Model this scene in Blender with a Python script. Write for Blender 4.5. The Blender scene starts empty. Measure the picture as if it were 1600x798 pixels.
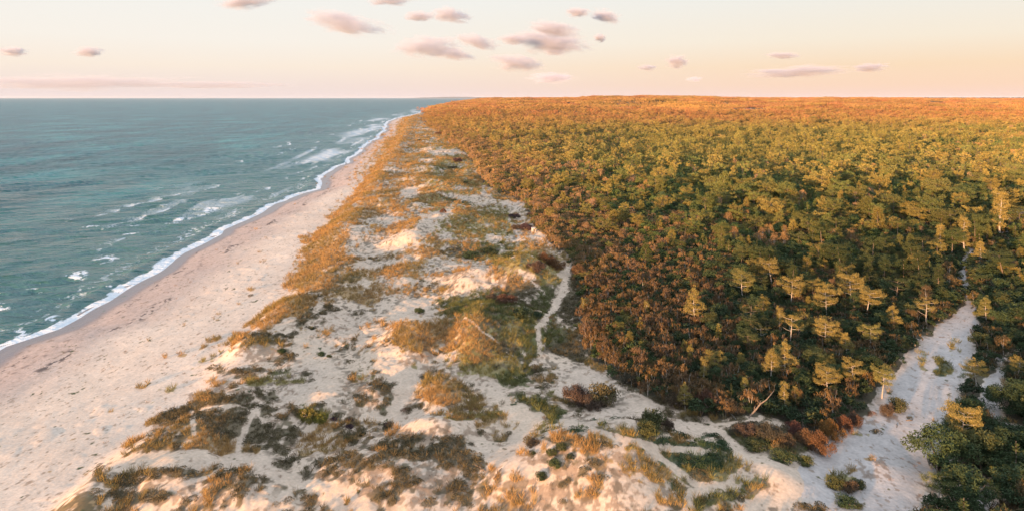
import bpy, math, random
import numpy as np
from mathutils import Vector
random.seed(7); RNG = np.random.default_rng(11)
S = bpy.context.scene
COL = S.collection
R = math.radians
F = 1043.0; CX = 800.0; HY = 153.0; CH = 40.0      # lens in photo pixels, horizon row, eye height in metres

# ------------------------------------------------------------------ noise
def _h(ix, iy, seed):
    n = (ix.astype(np.int64) * 374761393 + iy.astype(np.int64) * 668265263 + seed * 1442695041) & 0xFFFFFFFF
    n = ((n ^ (n >> 13)) * 1274126177) & 0xFFFFFFFF
    n = ((n ^ (n >> 16)) * 2246822519) & 0xFFFFFFFF
    return ((n ^ (n >> 15)) & 0xFFFFFF).astype(np.float64) / 16777215.0
def vn(x, y, seed=0):
    x = np.asarray(x, float); y = np.asarray(y, float)
    ix = np.floor(x); iy = np.floor(y); fx = x - ix; fy = y - iy
    u = fx * fx * fx * (fx * (fx * 6 - 15) + 10); v = fy * fy * fy * (fy * (fy * 6 - 15) + 10)
    a = _h(ix, iy, seed); b = _h(ix + 1, iy, seed); c = _h(ix, iy + 1, seed); d = _h(ix + 1, iy + 1, seed)
    return (a + (b - a) * u) * (1 - v) + (c + (d - c) * u) * v
def fbm(x, y, o=4, seed=0, g=.5):
    s = 0; A = 1; t = 0
    for i in range(o):
        c, sn = math.cos(i * 1.1), math.sin(i * 1.1)
        s = s + A * vn((x * c - y * sn) * 2 ** i, (x * sn + y * c) * 2 ** i, seed + i * 17); t += A; A *= g
    return s / t
def ss(a, b, x):
    t = np.clip((x - a) / (b - a), 0, 1); return t * t * (3 - 2 * t)
def lerp(a, b, t): return a + (b - a) * t

# ------------------------------------------------------------------ plan: shore, dune foot, inland limits (from ground points)
def gp(p, h): x, y = p; return ((x - CX) * (CH - h) / (y - HY), F * (CH - h) / (y - HY))
SH = [(-110, 600), (0, 541), (84, 514), (168, 471), (236, 428), (280, 395), (337, 367), (420, 325), (470, 305), (494, 296), (501, 288), (500, 280),
      (512, 268), (540, 256), (548, 248), (566, 237), (572, 226), (590, 216), (602, 203), (605, 191), (622, 184.5), (652, 178), (672, 170), (700, 163.6), (730, 157.5), (742, 155.6)]
SHW = sorted([gp(p, 0.0) for p in SH], key=lambda q: q[1])
shY = np.array([-400, 0] + [q[1] for q in SHW] + [60000.]); shX = np.array([-86., -84] + [q[0] for q in SHW] + [SHW[-1][0] * 60000 / SHW[-1][1]])
FT = [(-40, 900), (95, 790), (150, 740), (200, 700), (250, 665), (300, 622), (350, 580), (380, 548), (410, 505), (440, 455), (470, 405), (500, 365), (530, 330), (560, 295),
      (575, 272), (596, 245), (612, 222), (624, 205), (631, 190), (648, 180.5), (664, 174), (690, 167), (712, 162)]
FTW = sorted([gp(p, 2.4) for p in FT], key=lambda q: q[1])
ftY = np.array([-400.] + [q[1] for q in FTW] + [9000., 60000]); ftX = np.array([FTW[0][0]] + [q[0] for q in FTW] + [np.interp(9000, shY, shX) + 60, shX[-1] + 90])
def shore(Y): return np.interp(Y, shY, shX) + (vn(Y / 23., 0 * Y, 5) - .5) * 3.2 + (vn(Y / 7., 0 * Y, 6) - .5) * 1.0 * np.clip(Y / 200, 0, 1)
def foot(Y): return np.interp(Y, ftY, ftX) + (vn(Y / 9., 0 * Y, 8) - .5) * 3.0
# left limit of the wood, loose, used for terrain only
EG = [(600, 700), (700, 620), (860, 560), (890, 480), (885, 400), (830, 320), (760, 270), (720, 225), (680, 200), (662, 182), (690, 168), (720, 162)]
EGW = sorted([gp(p, 4) for p in EG], key=lambda q: q[1])
egY = np.array([0.] + [q[1] for q in EGW] + [60000.]); egX = np.array([EGW[0][0]] + [q[0] for q in EGW] + [-3000.])

MOUNDS = [  # px, py (of the middle, as seen), height m, half-widths in px x / metres y
    (822, 425, 5.0, 55, 13), (745, 515, 4.2, 48, 15), (810, 505, 2.6, 45, 16), (650, 525, 3.0, 50, 11), (735, 440, 2.6, 40, 10),
    (905, 745, 3.4, 150, 8), (985, 725, 1.6, 60, 5), (600, 745, 2.3, 140, 6.5), (385, 535, 2.8, 42, 8), (445, 485, 2.2, 38, 9),
    (345, 660, 2.2, 60, 6.5), (265, 685, 1.6, 45, 4.5), (215, 708, 1.6, 40, 3.5), (265, 745, 2.2, 75, 5), (150, 755, 1.8, 32, 4),
    (130, 795, 2.0, 42, 4), (370, 775, 1.8, 90, 5), (690, 618, 2.2, 40, 7), (505, 622, 1.4, 45, 6), (365, 622, 1.8, 50, 5),
    (660, 690, 1.6, 70, 5), (770, 665, 1.5, 45, 4), (650, 375, 3.0, 45, 14), (600, 330, 2.6, 45, 16), (720, 350, 2.6, 45, 16),
    (560, 380, 1.8, 35, 10), (640, 290, 2.6, 40, 18), (700, 300, 2.4, 40, 18), (545, 425, 1.8, 40, 9), (610, 440, 1.6, 40, 9),
    (1210, 765, 1.2, 60, 3.5), (1110, 780, 1.2, 40, 3.5), (1185, 690, 1.4, 60, 7), (1110, 735, 1.2, 45, 4), (820, 650, 1.0, 45, 6), (1370, 730, .9, 45, 4),
    (590, 612, 1.5, 40, 5), (700, 700, 1.4, 60, 4)]
RIDGE_U = np.array([-3000, 640, 700, 742, 800, 860, 905, 930, 1000, 1090, 1140, 1200, 1300, 1400, 1500, 1600, 3000.])
RIDGE_P = np.array([157, 157, 157.5, 156.4, 155.6, 155.0, 154.2, 151.8, 150.8, 151.4, 153.8, 155.6, 154.6, 155.8, 157.0, 157.8, 158.])
RD = 3600.
def terrain(X, Y, fine=True):
    X = np.asarray(X, float); Y = np.asarray(Y, float)
    sx = shore(Y); fx = foot(Y); ex = np.maximum(np.interp(Y, egY, egX), fx + 8)
    d = X - sx; w = np.maximum(fx - sx, 6)
    b = np.where(d < 0, np.maximum(d * .055, -7), 1.0 * ss(0, 14, d) + 1.5 * ss(.25, 1.0, d / w) + .008 * np.clip(d, 0, 60))
    q = X - fx
    near = 1 - ss(700, 1500, Y)
    crest = .55 + .9 * vn(Y / 13., X / 40., 31)
    b = b + ss(-1, 9, q) * (1.1 + .9 * ss(90, 220, Y)) + 1.2 * crest * np.exp(-((q - 8) / 5.5) ** 2) * ss(85, 130, Y)
    belt = ss(0, 16, q) * (1 - ss(-6, 14, X - ex))
    n = fbm(X / 26., Y / 30., 3, 40) - .5
    rg = 1 - np.abs(2 * fbm(X / 15. + 9, Y / 22., 3, 50) - 1) * 1.6
    b = b + belt * (n * 4.2 + np.clip(rg, -.4, 1) * 1.2 * ss(100, 200, Y)) * (.55 + .45 * ss(80, 200, Y))
    if fine:
        b = b + belt * (fbm(X / 4.2, Y / 4.2, 3, 60) - .5) * .95 + ss(0, 5, d) * (fbm(X / 2.6, Y / 5., 2, 70) - .5) * .10 * (1 - ss(400, 900, Y))
        em = ss(-22, -9, q) * (1 - ss(-2, 3, q)) * (1 - ss(450, 700, Y))
        b = b + em * np.clip(fbm(X / 2.6, Y / 3.0, 2, 75) - .60, 0, 1) * .45 * ss(.45, .6, vn(X / 7., Y / 11., 76)) + belt * ((fbm(X / 1.5, Y / 1.6, 3, 61) - .5) * .42 * (1 - ss(300, 600, Y)))
    inl = ss(-4, 30, X - ex)
    b = b + inl * ((fbm(X / 60., Y / 60., 3, 80) - .5) * 3 * (1 + Y / 600.) + .6)
    for (mx, my, mh, rx, ry) in MOUNDS:
        small = rx < 46 and my > 560; h0 = 3.4 + mh * .4; mh = mh * (.62 if small else .85); rx = rx * (1.25 if small else 1.05)
        gx, gy = gp((mx, my), h0); ax = rx * gy / F; ay = ry
        k = (np.abs(X - gx) < ax * 2.6) & (np.abs(Y - gy) < ay * 2.6)
        if k.any():
            r2 = ((X[k] - gx) / ax) ** 2 + ((Y[k] - gy) / ay) ** 2
            r2 = r2 * (.7 + .7 * vn(X[k] / 5., Y[k] / 5., int(mx)))
            b[k] = b[k] + mh * np.exp(-r2 * 1.5) * ss(-6, 2, q[k] + (6 if my > 680 else 0))
    u = CX + F * X / np.maximum(Y, 30); rp = np.interp(u, RIDGE_U, RIDGE_P)
    hr = CH - (rp - HY) * RD / F - 9
    up = ss(350, RD, Y) ** 1.25
    und = (fbm(X / 420., Y / 300., 3, 90) - .5) * 34 * ss(700, 2000, Y) * (1 - ss(2600, RD, Y))
    b = b + ss(0, 250, X - ex) * ((hr - 4) * up + und)
    b = b - ss(RD, RD * 2.4, Y) * ss(0, 250, X - ex) * 4
    return b
def proj(X, Y, h): return CX + F * X / Y, HY + F * (CH - h) / Y
_Ys = np.exp(np.linspace(math.log(48), math.log(9000), 2200))
def hit(px, py, fine=False):
    """ground point seen at a photo pixel"""
    Y = _Ys; X = (px - CX) / F * Y; h = terrain(X, Y, fine); p = HY + F * (CH - h) / Y
    i = np.argmax(p <= py)
    if i == 0: i = len(Y) - 1 if p[0] > py else 0
    j = max(i - 1, 0); t = 0 if p[i] == p[j] else (p[j] - py) / (p[j] - p[i])
    y = Y[j] + (Y[i] - Y[j]) * float(np.clip(t, 0, 1)); x = (px - CX) / F * y
    return x, y, float(terrain(np.array([x]), np.array([y]), True)[0])

# ------------------------------------------------------------------ plan of the ground cover
# (x, y, rx, ry, turn, kind, weight): O ochre grass, D dark heath, G green, L yellow green, R red brown, B sparse brown, S sand, W creeping dark green
E = [
 (908,470,26,42,0,'D',1.15),(852,470,14,36,0,'G',1.1),(828,535,18,40,0,'G',1.05),(890,545,34,26,0,'D',1.2),(866,530,16,14,0,'G',1.0),
 (640,300,70,70,0,'O',.72),(700,270,50,50,0,'L',.7),(570,440,60,30,0,'O',.7),(560,610,60,14,0,'B',.8),(470,600,60,12,0,'B',.7),(720,680,60,12,0,'B',.8),(560,700,80,14,0,'B',.85),(640,770,120,20,0,'B',.8),(330,720,40,8,0,'B',.7),(450,640,40,20,0,'B',.5),(700,570,50,20,0,'B',.7),(900,720,90,25,0,'B',.65),(1040,720,60,18,0,'B',.7),
 # bare sand and cover, far part of the belt
 (600,330,60,30,0,'O',.62),(640,270,60,60,0,'O',.66),(560,400,70,40,0,'O',.5),(690,240,45,40,0,'L',.5),(700,330,60,60,0,'L',.5),(650,220,30,30,0,'O',.8),
 (760,350,50,35,0,'L',.7),(720,300,50,30,0,'L',.6),(780,390,60,20,0,'L',.6),(610,420,60,30,0,'O',.6),(700,390,60,25,0,'O',.7),(520,440,50,30,0,'O',.55),
 (675,345,32,8,-28,'S',1.2),(640,370,35,9,-18,'S',1.2),(610,385,40,6,0,'S',1.1),(580,395,22,6,0,'S',1),(638,303,16,8,-20,'S',1.1),(595,345,22,7,0,'S',.9),(560,360,16,8,0,'S',.8),
 (720,310,36,4,14,'S',1.1),(745,311,20,6,0,'S',1),(722,295,14,3,0,'S',.9),(695,238,26,4,0,'S',1),(740,233,12,3,0,'S',1),(610,265,14,4,0,'S',.7),(665,250,10,3,0,'S',.7),
 (700,371,12,6,0,'S',.8),(770,375,14,7,20,'S',.9),(590,412,40,5,-6,'S',1.1),(640,405,14,5,0,'S',.8),(560,445,30,6,0,'S',.6),(610,440,30,6,0,'S',.7),
 (715,314,22,3,10,'W',1.3),(598,275,10,4,0,'D',.9),(600,290,14,3,0,'D',.7),(655,293,18,8,0,'D',.6),(710,285,22,5,0,'G',.7),(640,235,20,4,0,'D',.5),(715,268,22,4,0,'L',.8),(690,262,20,6,0,'G',.5),
 (720,395,35,7,0,'D',.9),(520,405,18,9,0,'D',.9),(545,418,20,6,0,'D',.7),(575,405,25,5,0,'D',.6),(760,385,40,8,0,'G',.7),(655,380,40,14,0,'R',.35),(640,430,50,12,0,'O',.9),
 # seaward face
 (455,480,34,15,-24,'O',1.1),(425,505,26,10,-24,'O',.9),(486,446,18,12,-30,'O',1),(510,410,11,16,-35,'O',1),(532,380,10,16,-35,'O',1),(555,345,9,16,-35,'O',1),(575,312,8,16,-32,'O',1.1),(597,272,8,15,-32,'O',1.2),
 (615,235,10,20,-25,'O',1.2),(632,205,12,14,-15,'O',1.3),(642,190,14,8,0,'O',1.2),(505,440,30,12,0,'O',.9),(520,450,18,10,0,'D',.6),(490,460,22,9,0,'D',.7),(535,440,22,8,0,'D',.5),
 (488,433,10,5,0,'D',1.1),(522,418,12,7,0,'D',.7),(560,430,20,7,0,'D',.5),(560,465,30,10,0,'O',.7),(580,455,20,8,0,'O',.9),(550,487,26,6,0,'D',.7),(500,485,24,9,0,'D',.4),(475,500,10,7,0,'D',.6),
 (405,525,26,7,-6,'D',1.1),(402,545,30,14,0,'B',1.0),(370,532,18,8,-20,'O',.8),(440,549,11,6,0,'D',1.1),(405,562,24,6,0,'B',.8),(380,577,40,4.5,0,'D',1.1),(410,594,18,6,0,'L',1.1),(452,596,22,6,0,'L',1.1),(440,580,14,3,0,'G',1),
 (470,542,16,12,0,'D',.7),(462,526,18,5,0,'D',.6),(472,556,10,5,0,'D',.8),(488,514,6,4,0,'D',1),(555,590,12,5,0,'D',.6),(565,590,18,6,0,'L',.9),(478,586,8,3,0,'D',.9),(385,588,20,4,0,'D',.7),
 (350,598,25,10,-10,'B',.6),(325,597,12,8,0,'O',.7),(575,465,20,12,0,'O',1),(590,480,14,12,0,'O',1),(588,505,14,12,0,'O',.9),(565,510,15,8,0,'O',.6),(590,530,12,9,0,'O',.7),(523,535,4,4,0,'O',.9),
 # middle of the belt
 (560,520,50,40,0,'S',.6),(640,488,48,17,0,'S',1.3),(620,478,35,7,0,'S',1.2),(660,520,48,30,0,'O',1.25),(660,535,60,25,0,'R',.55),(640,555,40,14,0,'B',.8),(690,515,25,30,0,'O',1),(715,490,35,22,0,'G',.8),
 (640,455,60,12,0,'O',.9),(660,445,30,10,0,'D',.6),(625,432,26,12,0,'O',1),(720,425,42,12,0,'B',.9),(700,415,20,6,0,'S',.7),(715,440,35,5,0,'S',.8),(745,428,12,8,0,'S',.8),(690,460,30,6,-10,'S',.5),
 (815,412,50,20,8,'L',1.3),(850,430,30,15,20,'L',1.2),(775,430,22,10,0,'O',.9),(776,443,16,8,0,'S',.7),(815,428,18,5,20,'S',.6),(790,450,28,16,0,'R',.75),(815,452,25,15,0,'D',1),(760,465,40,14,0,'G',.9),(720,470,30,10,0,'G',1),
 (745,480,60,14,0,'L',.9),(790,520,60,38,0,'L',1.25),(735,530,40,35,0,'O',1.0),(750,545,50,30,0,'L',1.0),(800,545,45,25,0,'L',.9),(770,530,14,40,-40,'D',.7),(810,560,10,30,-40,'D',.7),(790,490,45,20,0,'G',.8),(830,470,30,16,0,'D',.8),(770,575,60,18,0,'L',1.1),(800,590,35,14,0,'G',.9),
 (700,575,25,8,0,'S',.4),(700,560,18,12,0,'S',.5),(640,571,9,5,0,'L',1.1),(680,590,50,10,0,'B',.6),(690,612,34,19,0,'O',1.25),(700,600,30,8,0,'D',.5),(720,605,20,6,0,'D',.4),
 (835,570,22,26,0,'D',.6),(840,590,20,14,0,'B',.8),(820,560,20,14,0,'G',.8),(850,560,8,18,0,'G',.6),(870,525,30,18,0,'G',.9),(900,530,25,16,0,'D',.9),(885,480,18,22,0,'D',.9),(905,500,20,14,0,'L',.7),(860,470,10,30,0,'D',.7),
 (895,550,25,14,0,'D',.9),(835,440,14,20,0,'D',.7),(882,572,30,12,20,'S',1.3),(905,588,35,12,10,'S',1.3),(865,590,30,16,0,'B',.45),(870,605,30,10,0,'S',.4),(985,635,45,18,15,'S',1.5),(935,655,60,12,0,'S',.6),
 # lower middle
 (600,603,22,4.5,0,'D',1.1),(585,628,22,10,0,'B',.8),(505,608,27,8,-10,'B',1.1),(500,604,25,4,-8,'D',.9),(545,640,22,10,0,'B',.6),(557,632,9,4,0,'O',.9),(616,646,9,4,0,'O',1.2),(642,638,11,5,0,'R',1),
 (420,640,12,24,28,'D',.75),(450,678,24,10,0,'D',.9),(430,655,10,10,0,'D',.5),(450,698,20,6,0,'B',.7),(430,690,20,6,0,'D',.5),(400,680,14,22,0,'D',.7),(430,720,16,6,0,'D',.8),(470,715,28,8,0,'D',.5),(480,735,16,12,0,'D',.8),
 (487,648,22,12,12,'L',1.1),(521,656,8,4,0,'D',1.2),(528,663,12,4,0,'D',1),(546,658,10,4,0,'D',1.2),(546,670,9,4,0,'D',1.2),(607,664,10,5,0,'D',1.3),(567,679,7,4,0,'D',1.2),(544,688,11,5,0,'D',1.2),(559,685,8,4,0,'D',1),(579,680,6,3,0,'D',1),(592,674,7,3,0,'D',1),(540,702,12,4,0,'D',.8),
 (640,680,46,12,6,'B',1),(635,690,50,12,8,'D',.55),(655,680,10,6,0,'D',.9),(670,705,75,10,5,'D',1.05),(700,690,30,8,0,'D',.7),(722,718,28,14,0,'D',1.1),(560,722,50,10,4,'D',1.0),(500,718,20,8,0,'D',.8),(600,730,60,10,0,'B',1),
 (600,752,110,26,0,'B',.62),(560,775,50,18,0,'B',.5),(570,762,6,4,0,'D',1.2),(535,744,6,4,0,'D',1),(590,790,10,4,0,'D',1),(690,770,12,5,0,'D',1),(680,790,30,6,0,'D',.7),(660,745,50,14,0,'B',.7),(715,765,20,6,0,'D',.7),(585,793,8,4,0,'D',.9),
 (730,650,38,7,-4,'L',.9),(718,652,18,6,0,'O',.9),(772,648,18,6,-6,'L',1.1),(733,632,18,10,0,'R',.5),(757,632,5,5,0,'L',1),(822,632,30,17,0,'G',1.25),(810,640,20,12,0,'O',.6),(855,650,24,16,0,'G',1.1),(860,664,34,6,0,'L',.9),(893,668,20,5,0,'W',1.1),(880,650,14,8,0,'W',.8),(850,610,30,8,0,'L',.6),
 (970,668,48,9,0,'G',1.15),(945,658,18,4,0,'W',1),(975,652,30,3,0,'W',.8),(985,695,14,6,0,'L',.9),(940,690,60,4,6,'D',.7),(870,688,24,4,10,'D',.8),
 (803,675,11,7,-20,'D',1.1),(819,664,11,4,12,'O',1.2),(833,690,14,7,0,'D',1.25),(834,708,5,4,0,'D',1.2),(805,692,18,3,-16,'D',.9),(878,680,12,5,0,'O',1.1),(900,690,32,7,4,'O',1.1),(912,703,22,8,0,'O',1),(855,705,10,5,0,'O',.8),
 (965,722,24,5,18,'O',.8),(960,735,20,4,30,'B',1),(940,730,14,4,-30,'O',.8),(932,755,14,7,30,'O',.9),(920,775,16,7,0,'O',.9),(985,715,8,8,0,'O',.9),(940,748,3,14,20,'D',.8),(905,742,30,8,0,'B',.5),(880,765,60,14,0,'B',.65),(815,772,60,16,0,'B',.85),(765,760,12,5,0,'O',.9),(780,770,12,5,0,'O',.8),(870,785,20,5,0,'B',.9),(995,750,8,5,0,'B',.8),
 (705,765,16,4,-12,'D',1),(820,725,8,3,0,'B',.8),
 # towards the sandy track
 (1023,655,34,20,0,'D',1.2),(1010,672,26,10,0,'G',1),(1030,690,30,7,0,'W',1),(1068,678,12,5,0,'W',1.2),(1075,698,20,6,0,'W',1.2),(1060,670,10,4,0,'W',1),(1085,720,36,13,10,'W',1.25),(1130,700,32,9,14,'W',1.15),(1105,692,12,6,0,'W',1.2),(1110,680,6,3,0,'W',1),(1078,665,8,3,0,'D',1),
 (1120,715,20,8,0,'G',.9),(1050,726,16,5,16,'W',1.1),(1115,735,36,9,-8,'L',1.2),(1085,743,24,8,18,'L',1.1),(1048,742,30,10,14,'O',1.0),(1015,735,20,8,0,'O',.7),(1178,720,20,6,10,'L',1.1),(1180,733,16,5,-20,'L',1),(1200,728,8,5,0,'L',1),(1150,745,10,5,0,'L',.8),(1035,697,10,4,0,'L',1.1),(1048,708,6,5,0,'G',1.1),(1012,700,20,5,20,'G',.8),
 (1090,648,20,4,8,'D',.9),(1080,652,8,4,0,'D',.9),(1100,657,10,4,0,'D',.9),(1110,668,20,3,-12,'D',.7),(1140,652,25,4,0,'D',.5),(1135,675,10,8,0,'G',1),
 (1180,682,46,22,4,'D',1.3),(1170,695,40,14,8,'G',.9),(1240,705,46,22,10,'G',1.25),(1240,690,40,20,0,'D',1.2),(1285,690,32,26,0,'R',1.4),(1290,670,40,26,0,'R',1.4),(1240,730,16,5,0,'G',.9),(1300,655,60,20,0,'R',1.2),
 (1206,756,58,8,-4,'G',1.35),(1205,767,46,7,-4,'O',1.0),(1190,775,20,6,0,'L',.9),(1115,775,34,8,-24,'G',1.35),(1100,785,22,8,-20,'L',1),(1125,790,14,5,0,'L',.8),(1060,770,22,12,0,'B',.9),(1085,765,26,7,0,'D',1),(1063,760,8,6,0,'W',1),(1050,785,16,5,0,'B',.8),(1130,797,14,5,0,'D',1),
 (1280,772,15,4,-6,'L',1.2),(1287,763,4,3,0,'L',1),(1322,768,34,25,0,'G',1.3),(1310,750,20,9,0,'L',.8),(1325,792,22,8,0,'D',1),(1368,735,34,16,0,'B',.62),(1365,717,8,3,0,'O',1),(1325,732,8,3,0,'O',.9),(1380,722,14,4,0,'B',.8),(1372,748,14,6,0,'B',.9),
 (1470,572,10,16,28,'G',1.2),(1476,582,8,5,0,'L',1),(1505,590,8,26,20,'G',.4),(1495,545,10,25,0,'L',.4),(1440,560,8,20,0,'L',.5),(1385,650,12,8,0,'B',.9),(1372,660,16,7,0,'B',.6),(1350,680,20,3,26,'L',.8),(1418,648,4,2,0,'D',1.3),(1372,676,6,2,-14,'D',1.2),
 (1560,655,30,10,0,'D',.35),(1560,640,16,6,0,'L',.5),(1590,680,20,14,0,'B',.5),(1515,745,24,12,0,'B',.4),
 # lower left dunes
 (285,647,42,8,-14,'D',1.25),(268,666,34,8,0,'B',1.0),(232,662,14,6,-30,'O',.9),(355,624,46,8,-4,'D',1.15),(375,608,30,6,0,'B',.8),(315,622,12,7,0,'O',1.2),(330,612,30,5,-10,'B',.7),(348,664,44,20,0,'D',1.35),(312,668,12,14,20,'O',1.1),(318,682,24,9,10,'O',1.1),(348,692,26,6,4,'O',1.1),
 (388,637,18,5,0,'D',1.2),(403,675,14,18,0,'D',.9),(290,668,10,12,0,'O',1),(282,680,12,5,0,'D',1),(262,700,16,12,30,'O',.9),(245,695,14,9,0,'B',.8),(262,712,16,5,20,'D',.9),(285,702,14,12,0,'B',.8),(205,697,20,5,-14,'O',.9),(312,700,18,9,0,'O',1.3),(358,704,13,6,0,'O',1.1),(388,709,15,8,0,'O',1.1),
 (262,734,48,9,4,'D',1.25),(318,738,26,9,0,'O',.9),(330,728,22,7,0,'D',.9),(240,745,40,10,0,'D',.5),(360,730,30,7,10,'D',.9),(375,755,62,22,8,'D',.68),(385,745,40,14,0,'O',.45),(300,760,60,16,0,'B',.5),(300,785,60,10,0,'B',.5),(420,770,30,20,0,'D',.6),
 (158,742,20,9,28,'D',1.1),(168,752,14,10,30,'O',1.1),(175,765,9,6,0,'O',1),(200,748,24,9,0,'D',1.3),(195,782,66,15,0,'D',1.1),(178,790,12,8,0,'O',.8),(125,778,20,8,-20,'D',.9),(122,790,22,10,0,'O',1.15),(215,765,30,6,0,'S',.8),(165,790,10,6,0,'S',.7),(300,775,20,10,0,'S',.5),
 # grass and bumps on the beach
 (333,531,14,4,-8,'O',1.15),(310,542,7,3,-30,'O',1),(286,552,7,3,0,'O',1.1),(214,602,8,3,0,'O',1.1),(397,452,5,2,0,'O',1),(387,463,7,1.5,0,'D',.9),(376,475,5,2,0,'O',.8),(250,612,40,14,-30,'L',.28),(215,635,30,12,0,'L',.22),(320,568,30,10,-25,'L',.25),(415,490,22,7,-24,'O',1),(395,505,16,5,-20,'O',.8),
 (472,372,7,3,0,'O',1.2),(490,368,6,2.5,0,'O',1.1),(498,357,5,2,0,'O',1.1),(462,408,5,2,0,'O',1.1),(480,378,5,2,0,'O',1),(183,643,5,2,0,'O',.7),(115,686,5,2.5,0,'O',.7),(75,735,5,2,0,'O',.6),(58,766,4,2,0,'O',.5),(150,700,4,2,0,'O',.5),
]
PATHS = [  # (points, half-width px at each end)
 ([(878,428),(882,440),(880,458),(868,480),(852,497),(841,515),(840,530),(844,546)], 6.5, 4), ([(728,497),(755,515),(780,535)], 2, 1.5), ([(790,548),(800,556)], 2, 1),
 ([(812,425),(830,440),(850,457)], 2.2, 1.5), ([(300,645),(299,658),(304,676)], 5, 4), ([(400,640),(388,662),(382,684),(372,706)], 4, 5), ([(312,640),(350,634),(380,636),(398,646)], 4, 2),
 ([(270,765),(300,748),(330,742),(350,728)], 6, 3), ([(180,716),(300,716),(400,722),(450,742),(520,775),(570,806)], 14, 24), ([(880,610),(940,650)], 10, 8),
 ([(1120,660),(1170,656),(1215,660),(1248,672)], 2.5, 1.5), ([(795,318),(805,326),(795,338),(797,350),(806,362),(812,373)], 1.6, 1.6), ([(815,350),(826,345),(834,352)], 1.5, 1.5),
 ([(1100,650),(1150,700),(1190,725),(1230,745),(1300,738),(1370,715),(1420,680)], 5, 44), ([(1000,640),(1050,660),(1110,665)], 12, 14), ([(1170,790),(1250,765),(1320,735)], 16, 20),
 ([(740,690),(790,720),(850,740)], 20, 16), ([(1135,745),(1100,765),(1070,790)], 9, 8), ([(600,560),(640,600),(620,640),(650,665)], 22, 14), ([(770,610),(830,660),(800,690)], 16, 10), ([(480,540),(520,600),(470,620)], 26, 22), ([(880,655),(930,672),(1040,700),(1090,705)], 5, 9),
 ([(686,640),(640,655),(580,650)], 6, 10), ([(1000,690),(1090,755),(1150,760)], 5, 8)]
# sandy tracks and clearings inside the wood: also keep trees away
TRACKS = [([(1330,740),(1400,700),(1440,630),(1462,580),(1480,545),(1494,515),(1508,492),(1516,476)], 95, 4.5), ([(1516,476),(1505,452),(1502,428),(1507,410),(1516,392)], 7, 6), ([(1494,412),(1520,403),(1550,399)], 5, 5),
 ([(1605,324),(1586,342),(1568,348)], 4.5, 5), ([(1574,348),(1574,374)], 5.5, 4), ([(1400,690),(1390,800)], 55, 55), ([(1570,562),(1556,590),(1545,625),(1556,660),(1590,690),(1640,720)], 9, 26), ([(1508,738),(1525,775),(1545,800)], 13, 17), ([(1320,672),(1400,650)], 14, 18),
 ([(1512,488),(1525,482),(1540,478)], 3, 2)]
FOREST = [[(735,157),(700,163),(680,168),(664,177),(656,184),(664,195),(690,208),(700,222),(728,240),(745,262),(752,285),(778,300),(800,306),(822,322),(830,345),(850,365),(866,385),(885,402),(905,420),(900,450),(905,490),(915,535),(932,562),(965,596),(1005,606),(1045,628),
            (1100,643),(1180,652),(1225,660),(1262,676),(1310,676),(1350,655),(1395,640),(1425,612),(1432,575),(1445,552),(1470,532),(1490,505),(1508,482),(1525,484),(1510,520),(1505,565),(1490,600),(1484,632),(1520,640),(1548,622),(1552,600),(1562,560),(1640,520),(1900,520),(2400,300),(3200,100),(760,100)],
          [(1600,560),(1578,600),(1580,650),(1620,690),(1900,700),(1900,500),(1640,500)], [(1462,690),(1455,742),(1500,748),(1560,738),(1600,762),(1700,800),(1800,760),(1650,712),(1560,690),(1520,672),(1500,668)],
          [(1418,790),(1420,960),(2000,960),(2000,700),(1640,735),(1560,770),(1545,800),(1500,780)]]
def seg_cov(x, y, pts, w0, w1, soft=.35):
    m = np.zeros(x.shape); n = len(pts) - 1
    for i in range(n):
        (ax, ay), (bx, by) = pts[i], pts[i + 1]; wa = w0 + (w1 - w0) * i / n; wb = w0 + (w1 - w0) * (i + 1) / n; W = max(wa, wb) * 1.6 + 3
        k = (x > min(ax, bx) - W) & (x < max(ax, bx) + W) & (y > min(ay, by) - W) & (y < max(ay, by) + W)
        if not k.any(): continue
        X = x[k]; Y = y[k]; t = np.clip(((X - ax) * (bx - ax) + (Y - ay) * (by - ay)) / ((bx - ax) ** 2 + (by - ay) ** 2 + 1e-9), 0, 1)
        dd = np.hypot(X - ax - t * (bx - ax), (Y - ay - t * (by - ay)) * 1.35); w = wa + (wb - wa) * t
        m[k] = np.maximum(m[k], 1 - ss(1 - soft, 1 + soft, dd / w))
    return m
def in_poly(x, y, P):
    c = np.zeros(x.shape, bool); j = len(P) - 1
    for i in range(len(P)):
        xi, yi = P[i]; xj, yj = P[j]
        if yi != yj: c ^= ((yi > y) != (yj > y)) & (x < (xj - xi) * (y - yi) / (yj - yi) + xi)
        j = i
    return c
def pix(X, Y, warp=1.0, h=None):
    Y = np.maximum(Y, 45.)
    if h is None: h = terrain(X, Y, False)
    x, y = proj(X, Y, h)
    if warp:
        x = x + (fbm(X / 3.2, Y / 4.2, 3, 101) - .5) * 3.4 * warp * F / Y
        y = y + (fbm(X / 3.2, Y / 4.2, 3, 102) - .5) * 3.4 * warp * F * 38 / Y ** 2
    return x, y
def wooded(X, Y, h=None, warp=1.0):
    x, y = pix(X, Y, warp, h)
    m = np.zeros(x.shape, bool)
    for P in FOREST: m |= in_poly(x, y, P)
    m |= (Y > 3400) & (X > np.interp(Y, egY, egX))
    t = np.zeros(x.shape)
    for P, a, b in TRACKS: t = np.maximum(t, seg_cov(x, y, P, a, b))
    return m & (t < .4), t
KIN = {'O': 0, 'D': 1, 'G': 2, 'L': 3, 'R': 4, 'B': 5, 'W': 6}
KCOL = np.array([(.36, .205, .075), (.12, .09, .045), (.115, .112, .036), (.25, .19, .058), (.16, .075, .04), (.21, .125, .07), (.05, .075, .032)])
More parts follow.
